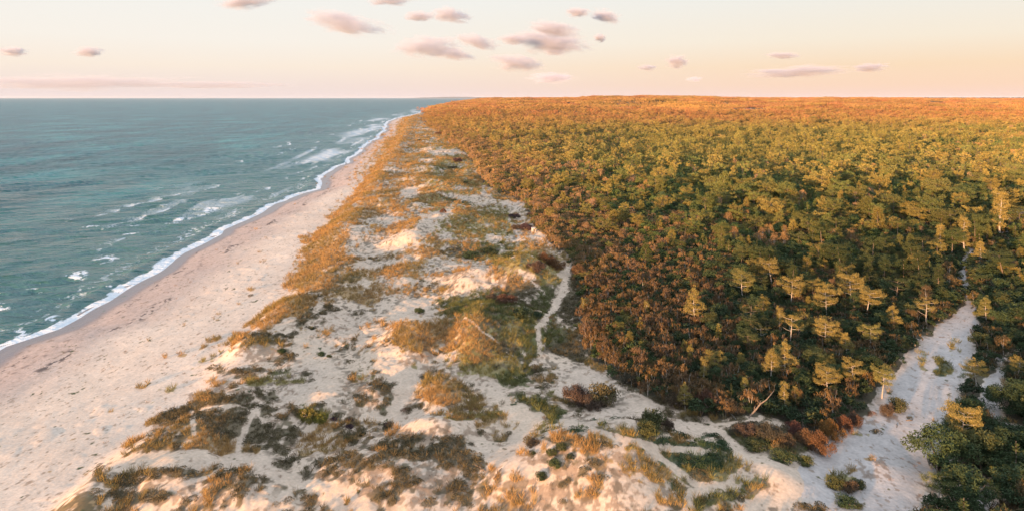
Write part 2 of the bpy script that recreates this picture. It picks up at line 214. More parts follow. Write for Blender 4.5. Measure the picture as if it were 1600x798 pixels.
def cover(X, Y, h=None):
    if h is None: h = terrain(X, np.maximum(Y, 45.), False)
    """weights of the seven kinds of plant cover at ground points (0..1 each), and track mask"""
    x, y = pix(X, Y, .8, h)
    Wt = np.zeros((7,) + X.shape); Sd = np.zeros(X.shape)
    q = X - foot(Y)
    belt = ss(-2, 3, q)
    Wt[0] = belt * np.where(y < 470, (.78 * ss(480, 430, y)) * (1 + .35 * ss(330, 260, y)), .0) * np.clip(.6 + 1.2 * (fbm(X / 14., Y / 20., 3, 120) - .35), 0, 1.2)
    Wt[0] += .9 * np.exp(-((q - 3.5) / 4.2) ** 2) * ss(110, 150, Y)
    Wt[3] = belt * ss(350, 500, Y) * .35
    Wt[1] = belt * ss(460, 500, y) * .62 * ss(.44, .62, fbm(X / 3.5, Y / 4.5, 3, 127)); Wt[0] += belt * ss(460, 500, y) * .60 * ss(.46, .62, fbm(X / 5., Y / 6., 3, 128))
    Wt[5] = belt * np.clip(.22 + .9 * (fbm(X / 9., Y / 10., 2, 125) - .4), 0, .5)
    for (ex, ey, rx, ry, a, k, w) in E:
        M = max(rx, ry) * 1.9 + 2
        if k in 'OLG' and w < .75 and ey < 460: w += .25
        s = (np.abs(x - ex) < M) & (np.abs(y - ey) < M)
        if not s.any(): continue
        c, sn = math.cos(R(a)), math.sin(R(a)); dx = x[s] - ex; dy = y[s] - ey
        r = np.sqrt(((dx * c + dy * sn) / rx) ** 2 + ((-dx * sn + dy * c) / ry) ** 2)
        f = (1 - ss(.45, 1.7, r)) * (w + (.10 if ey > 470 and k in 'DBO' else 0))
        if k == 'S': Sd[s] = np.maximum(Sd[s], f)
        else: Wt[KIN[k]][s] = np.maximum(Wt[KIN[k]][s], f)
    P = np.zeros(X.shape); xs_, ys_ = pix(X, Y, .22, h)
    for pts, a, b in PATHS: P = np.maximum(P, seg_cov(xs_, ys_, pts, a, b) if a < 7 else seg_cov(x, y, pts, a, b))
    T = np.zeros(X.shape)
    for pts, a, b in TRACKS: T = np.maximum(T, seg_cov(x, y, pts, a, b))
    hol = ss(.53, .63, fbm(X / 7., Y / 17., 3, 129)) * ss(5, 12, q) * (1 - ss(470, 520, y)); Wt[0] *= 1 - .45 * hol; Wt[3] *= 1 - .3 * hol
    Wt *= np.clip(1 - Sd, 0, 1) * (1 - P) * (1 - T)
    # little clearings with grass islands stay on top of tracks
    for (ex, ey, rx, ry, a, k, w) in E:
        if k != 'S' and ex > 1300 and 520 < ey < 760:
            r = np.sqrt(((x - ex) / rx) ** 2 + ((y - ey) / ry) ** 2); Wt[KIN[k]] = np.maximum(Wt[KIN[k]], (1 - ss(.55, 1.4, r)) * w)
    return Wt, np.maximum(P, T), x, y
def coverage(X, Y, Wt, sharp=.09):
    n = .42 * fbm(X / 2.4, Y / 3.0, 3, 130) + .58 * fbm(X / .62, Y / .8, 3, 140)
    n = (n - .5) * 1.9 + .5
    C = ss(n - sharp, n + sharp, Wt * .86 - .02)
    nb = (fbm(X / .5, Y / .62, 3, 150) - .5) * 2.0 + .5; C[5] = ss(nb - .12, nb + .12, Wt[5] * .8)
    return C

# ------------------------------------------------------------------ mesh helpers
def mesh_np(name, V, faces=None, quads=None, smooth=False):
    me = bpy.data.meshes.new(name); V = np.asarray(V, np.float32)
    me.vertices.add(len(V)); me.vertices.foreach_set('co', V.ravel())
    k = 4 if quads is not None else 3; Fc = np.asarray(quads if quads is not None else faces, np.int32)
    me.loops.add(Fc.size); me.loops.foreach_set('vertex_index', Fc.ravel()); me.polygons.add(len(Fc))
    me.polygons.foreach_set('loop_start', np.arange(0, Fc.size, k, dtype=np.int32)); me.polygons.foreach_set('loop_total', np.full(len(Fc), k, np.int32))
    if smooth: me.polygons.foreach_set('use_smooth', np.ones(len(Fc), bool))
    me.update(calc_edges=True); return me
def link(o, parent=None):
    COL.objects.link(o)
    if parent is not None: o.parent = parent
    return o
def obj(name, me, mat=None, parent=None, loc=None):
    o = bpy.data.objects.new(name, me)
    if mat is not None and not me.materials: me.materials.append(mat)
    if loc is not None: o.location = loc
    return link(o, parent)
def tag(o, label=None, cat=None, group=None, kind=None):
    if label: o['label'] = label
    if cat: o['category'] = cat
    if group: o['group'] = group
    if kind: o['kind'] = kind
    return o
class MB:
    def __init__(s): s.v = []; s.f = []; s.n = 0
    def add(s, V, Fc): V = np.asarray(V, float); s.v.append(V); s.f.append(np.asarray(Fc) + s.n); s.n += len(V)
    def tube(s, pts, rad, k=6):
        pts = [Vector(p) for p in pts]; n = len(pts); V = []; Fc = []
        for i, p in enumerate(pts):
            d = (pts[min(i + 1, n - 1)] - pts[max(i - 1, 0)]).normalized()
            a = d.cross(Vector((0, 0, 1)) if abs(d.z) < .9 else Vector((1, 0, 0))).normalized(); b = d.cross(a)
            for j in range(k):
                t = 2 * math.pi * j / k; V.append(p + (a * math.cos(t) + b * math.sin(t)) * rad[i])
        for i in range(n - 1):
            for j in range(k):
                a0 = i * k + j; a1 = i * k + (j + 1) % k; Fc += [(a0, a1, a1 + k), (a0, a1 + k, a0 + k)]
        V.append(pts[-1]); e = len(V) - 1
        for j in range(k): Fc.append(((n - 1) * k + j, (n - 1) * k + (j + 1) % k, e))
        s.add([tuple(v) for v in V], Fc)
    def leaves(s, c, dirs, L, W):
        """two-sided leaf blades: centres c, axis dirs (unit), length, width (arrays)"""
        c = np.asarray(c); n = len(c)
        if n == 0: return
        side = np.cross(dirs, RNG.normal(size=(n, 3))); side /= np.linalg.norm(side, axis=1)[:, None] + 1e-9
        L = np.broadcast_to(L, (n,))[:, None]; W = np.broadcast_to(W, (n,))[:, None]
        a = c - dirs * L * .5; t = c + dirs * L * .5; b = c - side * W * .5 - dirs * L * .08; d = c + side * W * .5 - dirs * L * .08
        V = np.stack([a, b, t, d], 1).reshape(-1, 3); i = np.arange(n)[:, None] * 4
        s.add(V, np.concatenate([i + [0, 1, 2], i + [0, 2, 3]]))
    def mesh(s, name, smooth=False): return mesh_np(name, np.concatenate(s.v), np.concatenate(s.f), smooth=smooth)
def unit(n, up=0., spread=1.):
    v = RNG.normal(size=(n, 3)) * spread; v[:, 2] += up; return v / (np.linalg.norm(v, axis=1)[:, None] + 1e-9)
def ball(n, r, flat=1., shell=.55):
    v = RNG.normal(size=(n, 3)); v /= np.linalg.norm(v, axis=1)[:, None]; v *= (shell + (1 - shell) * RNG.random(n) ** .6)[:, None] * r; v[:, 2] *= flat; return v

# ------------------------------------------------------------------ materials
def mat(name):
    m = bpy.data.materials.new(name); m.use_nodes = True; nt = m.node_tree; nt.nodes.clear()
    return m, nt, (lambda t, **k: _nd(nt, t, k))
def _nd(nt, t, k):
    n = nt.nodes.new(t)
    for a, v in k.items(): setattr(n, a, v)
    return n
def sock(n, name, v): n.inputs[name].default_value = v
def principled(nt, N):
    p = N('ShaderNodeBsdfPrincipled'); o = N('ShaderNodeOutputMaterial'); nt.links.new(p.outputs[0], o.inputs[0]); return p
def mixc(nt, N, a, b, f, mode='MIX'):
    m = N('ShaderNodeMix', data_type='RGBA', blend_type=mode)
    for i, v in ((6, a), (7, b), (0, f)):
        if hasattr(v, 'is_output'): nt.links.new(v, m.inputs[i])
        elif i == 0: m.inputs[0].default_value = v
        else: m.inputs[i].default_value = (*v, 1) if len(v) == 3 else v
    return m.outputs[2]
def ramp(nt, N, src, stops):
    r = N('ShaderNodeValToRGB'); e = r.color_ramp.elements
    while len(e) < len(stops): e.new(.5)
    for i, (p, c) in enumerate(stops): e[i].position = p; e[i].color = (*c, 1) if len(c) == 3 else c
    nt.links.new(src, r.inputs[0]); return r.outputs[0]
def leaf_mat(name, base, var=.35, rough=.75, tinted=True):
    m, nt, N = mat(name); p = principled(nt, N); sock(p, 'Roughness', rough); sock(p, 'Specular IOR Level', .15)
    g = N('ShaderNodeNewGeometry'); r = ramp(nt, N, g.outputs['Random Per Island'], [(0, (1 - var,) * 3), (1, (1 + var,) * 3)])
    c = base
    if tinted:
        a = N('ShaderNodeAttribute', attribute_type='INSTANCER', attribute_name='tint'); c = a.outputs['Color']
    c = mixc(nt, N, c, r, 1.0, 'MULTIPLY'); nt.links.new(c, p.inputs['Base Color'])
    return m
M_LEAF = leaf_mat('leaf', None)
M_GRASS = leaf_mat('grass_blade', None, .3, .8)
M_BARK, nt, N = mat('bark'); p = principled(nt, N); sock(p, 'Roughness', .9)
tc = N('ShaderNodeTexCoord'); nz = N('ShaderNodeTexNoise'); nz.inputs['Scale'].default_value = 9; nt.links.new(tc.outputs['Object'], nz.inputs[0])
nt.links.new(ramp(nt, N, nz.outputs[0], [(.3, (.10, .07, .05)), (.7, (.30, .21, .15))]), p.inputs['Base Color'])
M_PALE, nt, N = mat('pale_bark'); p = principled(nt, N); sock(p, 'Roughness', .85)
tc = N('ShaderNodeTexCoord'); nz = N('ShaderNodeTexNoise'); nz.inputs['Scale'].default_value = 7; nt.links.new(tc.outputs['Object'], nz.inputs[0])
nt.links.new(ramp(nt, N, nz.outputs[0], [(.3, (.30, .24, .19)), (.7, (.55, .46, .38))]), p.inputs['Base Color'])

# ------------------------------------------------------------------ ground sheet
def ground_color(X, Y):
    h = terrain(X, np.maximum(Y, 45.), False)
    Wt, P, x, y = cover(X, Y, h)
    C = coverage(X, Y, Wt)
    d = X - shore(Y); q = X - foot(Y)
    n1 = fbm(X / 9., Y / 12., 3, 200); n2 = fbm(X / .8, Y / 1.1, 2, 210); n3 = fbm(X / 30., Y / 60., 2, 220)
    col = np.stack([np.full(X.shape, v) for v in (.66, .49, .365)])
    belt = ss(-1, 6, q)
    ochre = np.array([.60, .42, .285])[:, None]
    col = lerp(col, ochre, belt * np.clip(.55 + .9 * (n1 - .35), 0, .9))
    col = col * (.86 + .28 * n1) * (.9 + .2 * n2)
    # damp sand by the water, tide lines of weed
    dr = d + (n3 - .5) * 7 + (n1 - .5) * 2
    mid = 1 - ss(8, 24, dr)
    col = lerp(col, np.array([.48, .335, .265])[:, None] * (.85 + .3 * n2), mid * .9 * (1 - .5 * ss(600, 1500, Y)))
    wet = 1 - ss(3.0, 5.6, d + (n3 - .5) * 3.5)
    wet = wet * (1 - ss(-1, 2, q))
    col = lerp(col, np.array([.16, .115, .105])[:, None] * np.ones_like(X), wet * .9)
    for dd, wd, st, sd in ((5.2, .35, .9, 1), (8.6, .5, .5, 2), (12.5, 1.1, 1.1, 3)):
        ln = np.exp(-((dr - dd + (vn(Y / 5., 0 * Y, 230 + sd) - .5) * 1.6) / wd) ** 2) * st
        ln = ln * ss(.5, .62, fbm(X / .5, Y / .8, 2, 240 + sd)) * ss(.42, .6, vn(Y / 9., 0 * Y, 250 + sd)) * (1 - ss(250, 500, Y))
        col = lerp(col, np.array([.07, .05, .045])[:, None] * np.ones_like(X), np.clip(ln, 0, .85))
    # trodden sand in the tracks, its colour darkened for the trees' shade
    tr = np.clip(P, 0, 1) * (x > 1250)
    col = lerp(col, np.array([.50, .41, .35])[:, None] * (.86 + .28 * n2), tr)
    # plants
    var = .72 + .56 * fbm(X / 1.3, Y / 1.8, 3, 260)
    for k in (5, 0, 3, 2, 4, 1, 6):
        kc = KCOL[k][:, None] * var * np.array([1, 1, 1])[:, None]
        col = lerp(col, kc, C[k] * (.62 if k == 5 else .82) * (1 - ss(500, 1200, Y) * .15))
    # litter: specks of dry stalk and moss over the belt sand
    sp = ss(.52, .64, fbm(X / .6, Y / .8, 3, 270)) * belt * (1 - P) * ss(.30, .55, fbm(X / 6., Y / 7., 2, 280))
    col = lerp(col, np.array([.17, .12, .075])[:, None] * np.ones_like(X), sp * .8)
    wd, t = wooded(X, Y, h)
    wd = wd.astype(float)
    fl = np.array([.11, .085, .05])[:, None] * (.6 + .8 * fbm(X / 1.2, Y / 1.6, 3, 290))
    col = lerp(col, fl, wd * ss(-1.5, 1.5, q))
    xl, yl = pix(X, Y, .6, h)
    clr = np.exp(-(((xl - 1168) / 34) ** 2 + ((yl - 173.2) / 2.6) ** 2) ** 2)
    col = lerp(col, np.array([.34, .20, .09])[:, None] * np.ones_like(X), np.clip(clr, 0, 1))
    return col, wet
yy = np.linspace(1010, HY + 14, 800); Yn = F * 37 / (yy - HY)
Yl = np.exp(np.linspace(math.log(Yn[-1] * 1.002), math.log(30000), 330))
Yb = np.array([-260., -160, -90, -40, 0, 20, 32, 42]); Yrow = np.concatenate([Yb, Yn[Yn > 44], Yl])
# more rows between 60 and 400 m
mid_ = np.exp(np.linspace(math.log(60), math.log(900), 520)); Yrow = np.unique(np.concatenate([Yrow, mid_]))
keep = [0]
for i in range(1, len(Yrow)):
    if Yrow[i] - Yrow[keep[-1]] > max(.09, Yrow[i] * .0009): keep.append(i)
Yrow = Yrow[keep]
A = np.concatenate([np.linspace(-1.25, -.80, 60, endpoint=False), np.linspace(-.80, .80, 1240), np.linspace(.80, 1.25, 61)[1:]])
AA, YY = np.meshgrid(A, Yrow); XX = AA * np.maximum(YY, 75)
HH = terrain(XX.ravel(), YY.ravel()).reshape(XX.shape)
# drop the sheet's cells that lie deep under the sea
Vg = np.stack([XX, YY, HH], -1).reshape(-1, 3)
nr, nc = XX.shape; ii = (np.arange(nr - 1)[:, None] * nc + np.arange(nc - 1)[None, :]).ravel()
Q = np.stack([ii, ii + 1, ii + nc + 1, ii + nc], 1)
deep = (Vg[:, 2] < -3.0); Q = Q[~deep[Q].all(1)]
me = mesh_np('ground', Vg, quads=Q, smooth=True)
gc, wetv = ground_color(Vg[:, 0], Vg[:, 1])
ca = me.color_attributes.new('Col', 'FLOAT_COLOR', 'POINT')
buf = np.ones((len(Vg), 4), np.float32); buf[:, :3] = gc.T; ca.data.foreach_set('color', buf.ravel())
wa = me.attributes.new('wet', 'FLOAT', 'POINT'); wa.data.foreach_set('value', wetv.astype(np.float32))
M_GROUND, nt, N = mat('sand_and_soil'); p = principled(nt, N); sock(p, 'Specular IOR Level', .25)
a = N('ShaderNodeVertexColor', layer_name='Col'); w = N('ShaderNodeAttribute', attribute_name='wet'); tc = N('ShaderNodeTexCoord')
nz = N('ShaderNodeTexNoise'); nz.inputs['Scale'].default_value = 3.2; nz.inputs['Detail'].default_value = 5; nt.links.new(tc.outputs['Object'], nz.inputs[0])
c = mixc(nt, N, a.outputs[0], ramp(nt, N, nz.outputs[0], [(.3, (.86,) * 3), (.7, (1.12,) * 3)]), 1.0, 'MULTIPLY'); nt.links.new(c, p.inputs['Base Color'])
mr = N('ShaderNodeMapRange'); nt.links.new(w.outputs['Fac'], mr.inputs[0]); mr.inputs[3].default_value = .95; mr.inputs[4].default_value = .28; nt.links.new(mr.outputs[0], p.inputs['Roughness'])
bp = N('ShaderNodeBump'); bp.inputs['Strength'].default_value = .55; bp.inputs['Distance'].default_value = .075
n2 = N('ShaderNodeTexNoise'); n2.inputs['Scale'].default_value = 1.7; n2.inputs['Detail'].default_value = 6; n2.inputs['Roughness'].default_value = .62; nt.links.new(tc.outputs['Object'], n2.inputs[0])
nt.links.new(n2.outputs[0], bp.inputs['Height']); nt.links.new(bp.outputs[0], p.inputs['Normal'])
tag(obj('ground', me, M_GROUND), kind='structure')

# ------------------------------------------------------------------ sea
def waves(X, Y):
    h = np.zeros(X.shape); rs = np.random.default_rng(5)
    base = math.atan2(-.80, .60)
    jx = (fbm(X / 45., Y / 45., 2, 300) - .5) * 16; jy = (fbm(X / 45., Y / 45., 2, 301) - .5) * 16
    tot = 0
    for i in range(26):
        L = 4.0 * (3.2 ** (i / 25.)) * 1.0; th = base + rs.normal() * (.16 if L > 7.5 else .32); k = 2 * math.pi / L; am = (L / 10.) ** 1.15
        ph = k * ((X + jx) * math.cos(th) + (Y + jy) * math.sin(th)) + rs.random() * 6.28
        s_ = .5 + .5 * np.sin(ph); h += am * (s_ ** 1.7 - .42); tot += am * am
    return h / math.sqrt(tot)
yy = np.linspace(860, HY + 22, 760); Yn = F * CH / (yy - HY)
Ys = np.unique(np.concatenate([np.array([-400., -200, -80, 0, 30]), Yn, np.exp(np.linspace(math.log(Yn[-1] * 1.003), math.log(70000), 260))]))
AS = np.concatenate([np.linspace(-3.0, -.82, 60, endpoint=False), np.linspace(-.82, -.04, 1100), np.linspace(-.035, .06, 6)])
AA, YY = np.meshgrid(AS, Ys); XX = AA * np.maximum(YY, 90)
shr = shore(YY); off = np.maximum(shr - XX, -6.)     # metres out from the water's edge
calm = ss(-1, 22, off)
far = 1 - ss(650, 1500, YY)
wv = waves(XX.ravel(), YY.ravel()).reshape(XX.shape)
big = ss(.35, .75, fbm(XX / 60., YY / 60., 2, 310))
Hs = wv * (.36 + .26 * big) * (.22 + .78 * calm) * far + .05
# a low breaking crest before the edge
cr = np.exp(-((off - 4.5 - 2.5 * (vn(YY / 14., 0 * YY, 320) - .5)) / 1.6) ** 2) * .28 * far; Hs = Hs + cr
Hs = np.where(off < 0, .05 + np.clip(off, -6, 0) * .04, Hs)
fo = np.zeros(XX.shape)
ew = .7 + 2.0 * fbm(YY / 9., 0 * YY, 3, 330) + 1.6 * ss(250, 900, YY)
lace = fbm(XX / 1.1, YY / 1.5, 4, 340)
fo = np.maximum(fo, (1 - ss(ew * .75, ew * 1.5, off + (lace - .5) * 2.2)) * 1.0)
band = np.exp(-((off - 7 - 3 * vn(YY / 20., 0 * YY, 350)) / 3.) ** 2)
fo = np.maximum(fo, band * ss(.50, .68, lace) * (.35 + .5 * vn(YY / 15., 0 * YY, 351)))
surf = ss(150, 260, YY) * (1 - ss(22, 85, off + (vn(XX / 30, YY / 60, 352) - .5) * 40))
st = fbm((XX + YY * .12) / 7., YY / 42., 4, 353); crst = ss(.2, 1.3, wv)
fs = ss(260, 480, YY); fo = np.maximum(fo, surf * lerp(ss(.46, .66, st) * (.45 + .4 * crst), .30 + .35 * ss(.35, .7, fbm((XX + YY * .1) / 26., YY / 240., 3, 355)), fs) * ss(.28, .58, fbm(XX / 22., YY / 90., 2, 354)))
for jl, (lo_, wl) in enumerate(((11, 1.1), (21, 1.3), (34, 1.6), (50, 2.0), (70, 2.4))):
    wob = (fbm(YY / 38., YY * 0 + jl * 7, 3, 360 + jl) - .5) * 16; seg = ss(.50, .66, fbm(YY / 26. + jl * 3, XX / 60., 2, 370 + jl)) * ss(105 + 12 * jl, 190 + 25 * jl, YY) * (1 - ss(1400, 2600, YY))
    de = off - lo_ - wob; ln_ = np.where(de < 0, np.exp(-(de / (wl * .5)) ** 2), np.exp(-de / (wl * (2.2 + 2 * ss(300, 900, YY)))))
    fo = np.maximum(fo, ln_ * seg * (.25 + .5 * ss(.40, .62, fbm(XX / 2.2, YY / 4., 3, 380 + jl))))
outer = ss(60, 100, off) * (1 - ss(1200, 2500, YY))
fo = np.maximum(fo, outer * ss(1.35, 1.9, wv) * ss(.6, .75, fbm(XX / 12., YY / 18., 3, 356)) * .8)
px_, py_ = proj(XX, np.maximum(YY, 40), 0 * XX)
for (ex, ey, rx, ry, a, w_) in [(165, 405, 22, 7, -8, .9), (120, 430, 24, 8, -8, .9), (48, 457, 18, 5, -5, .9), (6, 480, 12, 6, 0, .9), (82, 498, 18, 5, -6, .9), (30, 522, 20, 6, -10, .9), (142, 354, 14, 1.8, -4, 1.2), (212, 352, 14, 1.8, -8, 1.2),
                                (205, 365, 14, 1.8, -8, 1.2), (280, 345, 26, 4, -14, .8), (330, 328, 26, 6, -22, .8), (352, 300, 26, 5, -16, .7), (390, 268, 34, 5, -10, .5), (170, 448, 6, 1.5, 0, 1.1), (310, 293, 40, 5, -6, .45), (430,262,40,3,-20,.6),(455,250,40,2.5,-22,.7),(480,238,36,2.5,-24,.7),(500,250,20,3,-30,.6),(520,228,30,2,-25,.7),(545,214,28,2,-25,.8),(560,222,18,2.5,-30,.8),(580,203,20,1.8,-22,.9),(596,192,20,1.6,-20,.9),(410,290,30,3,-18,.6),(380,310,30,3,-20,.6),(440,300,25,3,-25,.5)]:
    c_, s_ = math.cos(R(a)), math.sin(R(a)); dx = px_ - ex; dy = py_ - ey
    f_ = (1 - ss(.5, 1.3, np.sqrt(((dx * c_ + dy * s_) / rx) ** 2 + ((-dx * s_ + dy * c_) / ry) ** 2))) * w_
    fo = np.maximum(fo, f_ * (ss(.42, .60, lace) if ey > 310 else .75 * ss(.36, .62, fbm((XX + YY * .1) / 9., YY / 70., 4, 357))))
fo *= (off > -5); crisp = 1 - ss(170, 420, YY)
Vs = np.stack([XX, YY, Hs], -1).reshape(-1, 3); nr, nc = XX.shape
ii = (np.arange(nr - 1)[:, None] * nc + np.arange(nc - 1)[None, :]).ravel(); Q = np.stack([ii, ii + 1, ii + nc + 1, ii + nc], 1)
offr = (shr - XX).ravel(); Q = Q[~(offr < -14)[Q].all(1)]
me = mesh_np('sea', Vs, quads=Q, smooth=True)
ka = me.attributes.new('crisp', 'FLOAT', 'POINT'); ka.data.foreach_set('value', crisp.ravel().astype(np.float32)); fa = me.attributes.new('foam', 'FLOAT', 'POINT'); fa.data.foreach_set('value', fo.ravel().astype(np.float32))
sh_ = np.clip(1 - ss(4, 130, off), 0, 1).ravel(); sa = me.attributes.new('shallow', 'FLOAT', 'POINT'); sa.data.foreach_set('value', sh_.astype(np.float32))
M_SEA, nt, N = mat('sea_water'); p = principled(nt, N); sock(p, 'IOR', 1.333); sock(p, 'Specular IOR Level', .27)
fa = N('ShaderNodeAttribute', attribute_name='foam'); sa = N('ShaderNodeAttribute', attribute_name='shallow'); tc = N('ShaderNodeTexCoord')
def noise(scale, vec, det=4, rgh=.55):
    n = N('ShaderNodeTexNoise'); n.inputs['Scale'].default_value = scale; n.inputs['Detail'].default_value = det; n.inputs['Roughness'].default_value = rgh; nt.links.new(vec, n.inputs[0]); return n.outputs[0]
mp = N('ShaderNodeMapping'); mp.inputs['Rotation'].default_value = (0, 0, R(-35)); mp.inputs['Scale'].default_value = (.55, 1.0, 1); nt.links.new(tc.outputs['Object'], mp.inputs[0])
big = noise(.012, mp.outputs[0], 3)
deepc = ramp(nt, N, big, [(.35, (.007, .066, .068)), (.65, (.022, .122, .112))])
mp3 = N('ShaderNodeMapping'); mp3.inputs['Rotation'].default_value = (0, 0, R(-12)); mp3.inputs['Scale'].default_value = (1.0, .28, 1); nt.links.new(tc.outputs['Object'], mp3.inputs[0])
wave_tone = noise(.030, mp3.outputs[0], 7, .72)
deepc = mixc(nt, N, deepc, ramp(nt, N, wave_tone, [(.36, (.45,) * 3), (.50, (.95,) * 3), (.64, (1.9, 1.8, 1.75))]), 1.0, 'MULTIPLY')  # wind streaks; waves' light and dark put into the water colour
c = mixc(nt, N, deepc, (.05, .125, .11), sa.outputs['Fac'])
br = noise(1.6, tc.outputs['Object'], 5, .7)
ca_ = N('ShaderNodeAttribute', attribute_name='crisp'); m0 = N('ShaderNodeMath', operation='MULTIPLY_ADD'); nt.links.new(br, m0.inputs[0]); m0.inputs[1].default_value = 1.6; m0.inputs[2].default_value = -.80
mm = N('ShaderNodeMath', operation='MULTIPLY'); nt.links.new(m0.outputs[0], mm.inputs[0]); nt.links.new(ca_.outputs['Fac'], mm.inputs[1])
ad = N('ShaderNodeMath', operation='ADD'); nt.links.new(fa.outputs['Fac'], ad.inputs[0]); nt.links.new(mm.outputs[0], ad.inputs[1])
mr = N('ShaderNodeMapRange', interpolation_type='SMOOTHSTEP'); nt.links.new(ad.outputs[0], mr.inputs[0]); mr.inputs[1].default_value = .15; mr.inputs[2].default_value = .85
gt = N('ShaderNodeMath', operation='MULTIPLY'); nt.links.new(mr.outputs[0], gt.inputs[0])
mg = N('ShaderNodeMapRange'); nt.links.new(fa.outputs['Fac'], mg.inputs[0]); mg.inputs[1].default_value = .02; mg.inputs[2].default_value = .2; nt.links.new(mg.outputs[0], gt.inputs[1])
c = mixc(nt, N, c, (.74, .72, .70), gt.outputs[0]); nt.links.new(c, p.inputs['Base Color'])
rr = N('ShaderNodeMapRange'); nt.links.new(gt.outputs[0], rr.inputs[0]); rr.inputs[3].default_value = .36; rr.inputs[4].default_value = .8; rc = N('ShaderNodeMapRange'); nt.links.new(ca_.outputs['Fac'], rc.inputs[0]); rc.inputs[3].default_value = .32; rc.inputs[4].default_value = .17; nt.links.new(rc.outputs[0], rr.inputs[3]); nt.links.new(rr.outputs[0], p.inputs['Roughness'])
mp2 = N('ShaderNodeMapping'); mp2.inputs['Rotation'].default_value = (0, 0, R(-28)); mp2.inputs['Scale'].default_value = (.4, 1.0, 1); nt.links.new(tc.outputs['Object'], mp2.inputs[0])
b0 = N('ShaderNodeBump'); b0.inputs['Strength'].default_value = 1; b0.inputs['Distance'].default_value = 6.0; nt.links.new(noise(.045, mp2.outputs[0], 4, .62), b0.inputs['Height'])
b1 = N('ShaderNodeBump'); b1.inputs['Strength'].default_value = 1; b1.inputs['Distance'].default_value = 3.2; nt.links.new(b0.outputs[0], b1.inputs['Normal']); nt.links.new(noise(.16, mp.outputs[0], 5, .6), b1.inputs['Height'])
b2 = N('ShaderNodeBump'); b2.inputs['Strength'].default_value = 1; b2.inputs['Distance'].default_value = .34; nt.links.new(noise(.9, mp.outputs[0], 4, .6), b2.inputs['Height']); nt.links.new(b1.outputs[0], b2.inputs['Normal'])
nt.links.new(b2.outputs[0], p.inputs['Normal'])
tag(obj('sea', me, M_SEA), kind='structure')

# ------------------------------------------------------------------ trees: one builder for each kind, at any level of detail
def pine(seed, H=7., Rr=2.2, lo=.5, q=1., size=1., shape='umbrella', lean=.0, bare=0):
    """trunk MB, list of limb MBs, crown MB"""
    r = random.Random(seed); T = MB(); C = MB(); LB = []
    pts = []; n = 7; ox = r.uniform(-.5, .5) * lean * 2; oy = r.uniform(-.3, .3)
    for i in range(n):
        t = i / (n - 1); pts.append((ox * t * t * H * .22 + .14 * math.sin(t * 5 + seed), oy * t * H * .08 + .12 * math.cos(t * 4 + seed), H * t * .97))
    T.tube(pts, [(.15 * (1 - .8 * i / (n - 1))) * H / 7 for i in range(n)], 7 if q > .5 else 4)
    def at(t):
        f = t * (n - 1); i = min(int(f), n - 2); k = f - i; return np.array(pts[i]) * (1 - k) + np.array(pts[i + 1]) * k
    nl = {'umbrella': 11, 'layered': 17, 'round': 14, 'narrow': 15, 'sparse': 8}[shape]; nl = nl if q > .5 else max(6, int(nl * .6))
    az = r.random() * 6
    for j in range(nl):
        t = lo + (1 - lo) * (j + .5) / nl; az += 2.4 + r.uniform(-.5, .5); k = (t - lo) / (1 - lo)
        Lm = Rr * {'umbrella': .75 + .35 * math.sin(k * 2.6), 'layered': 1.1 - .85 * k, 'round': .45 + .75 * math.sin(.4 + k * 2.4), 'narrow': .5 - .22 * k + .1, 'sparse': .7 + .4 * k}[shape] * r.uniform(.75, 1.2)
        rise = {'umbrella': .30, 'layered': .10, 'round': .3, 'narrow': .25, 'sparse': .35}[shape] * r.uniform(.3, 1.4)
        b = at(t); e = b + np.array([math.cos(az) * Lm, math.sin(az) * Lm, Lm * rise]); m_ = (b + e) / 2 + np.array([0, 0, -.06 * Lm]); 
        L_ = MB(); L_.tube([b, m_, e], [.05 * H / 7, .035 * H / 7, .014], 5 if q > .5 else 3); LB.append(L_)
        if bare and j < bare: continue
        nb = int({'umbrella': 330, 'layered': 230, 'round': 260, 'narrow': 170, 'sparse': 170}[shape] * q * (1.5 if q >= 1 else 1) * (.6 + Lm / Rr * .6))
        s_ = np.sqrt(RNG.random(nb)) * .85 + .22; th = RNG.normal(size=nb) * .34
        wob = 1 + .25 * np.sin(s_ * 12 + j)
        c = np.stack([b[0] + Lm * s_ * np.cos(az + th), b[1] + Lm * s_ * np.sin(az + th), b[2] + Lm * rise * s_ + np.abs(RNG.normal(size=nb)) * .26 * wob + .05], 1)
        # tufts gather in clumps along the limb
        cc = c[RNG.integers(0, nb, max(6, nb // 14))]; c = cc[RNG.integers(0, len(cc), nb)] + RNG.normal(size=(nb, 3)) * np.array([.17, .17, .13]) * (1 + .5 * (1 - q)) 
        d = unit(nb, .9, .8); C.leaves(c, d, (.24 if q >= 1 else .30) * size * RNG.uniform(.7, 1.3, nb), (.06 if q >= 1 else .085) * size)
    top = at(1.0); nb = int(160 * q); C.leaves(top + ball(nb, .55 * Rr / 2, .5, .2), unit(nb, 1., .8), .30 * size, .085 * size)
    return T, LB, C
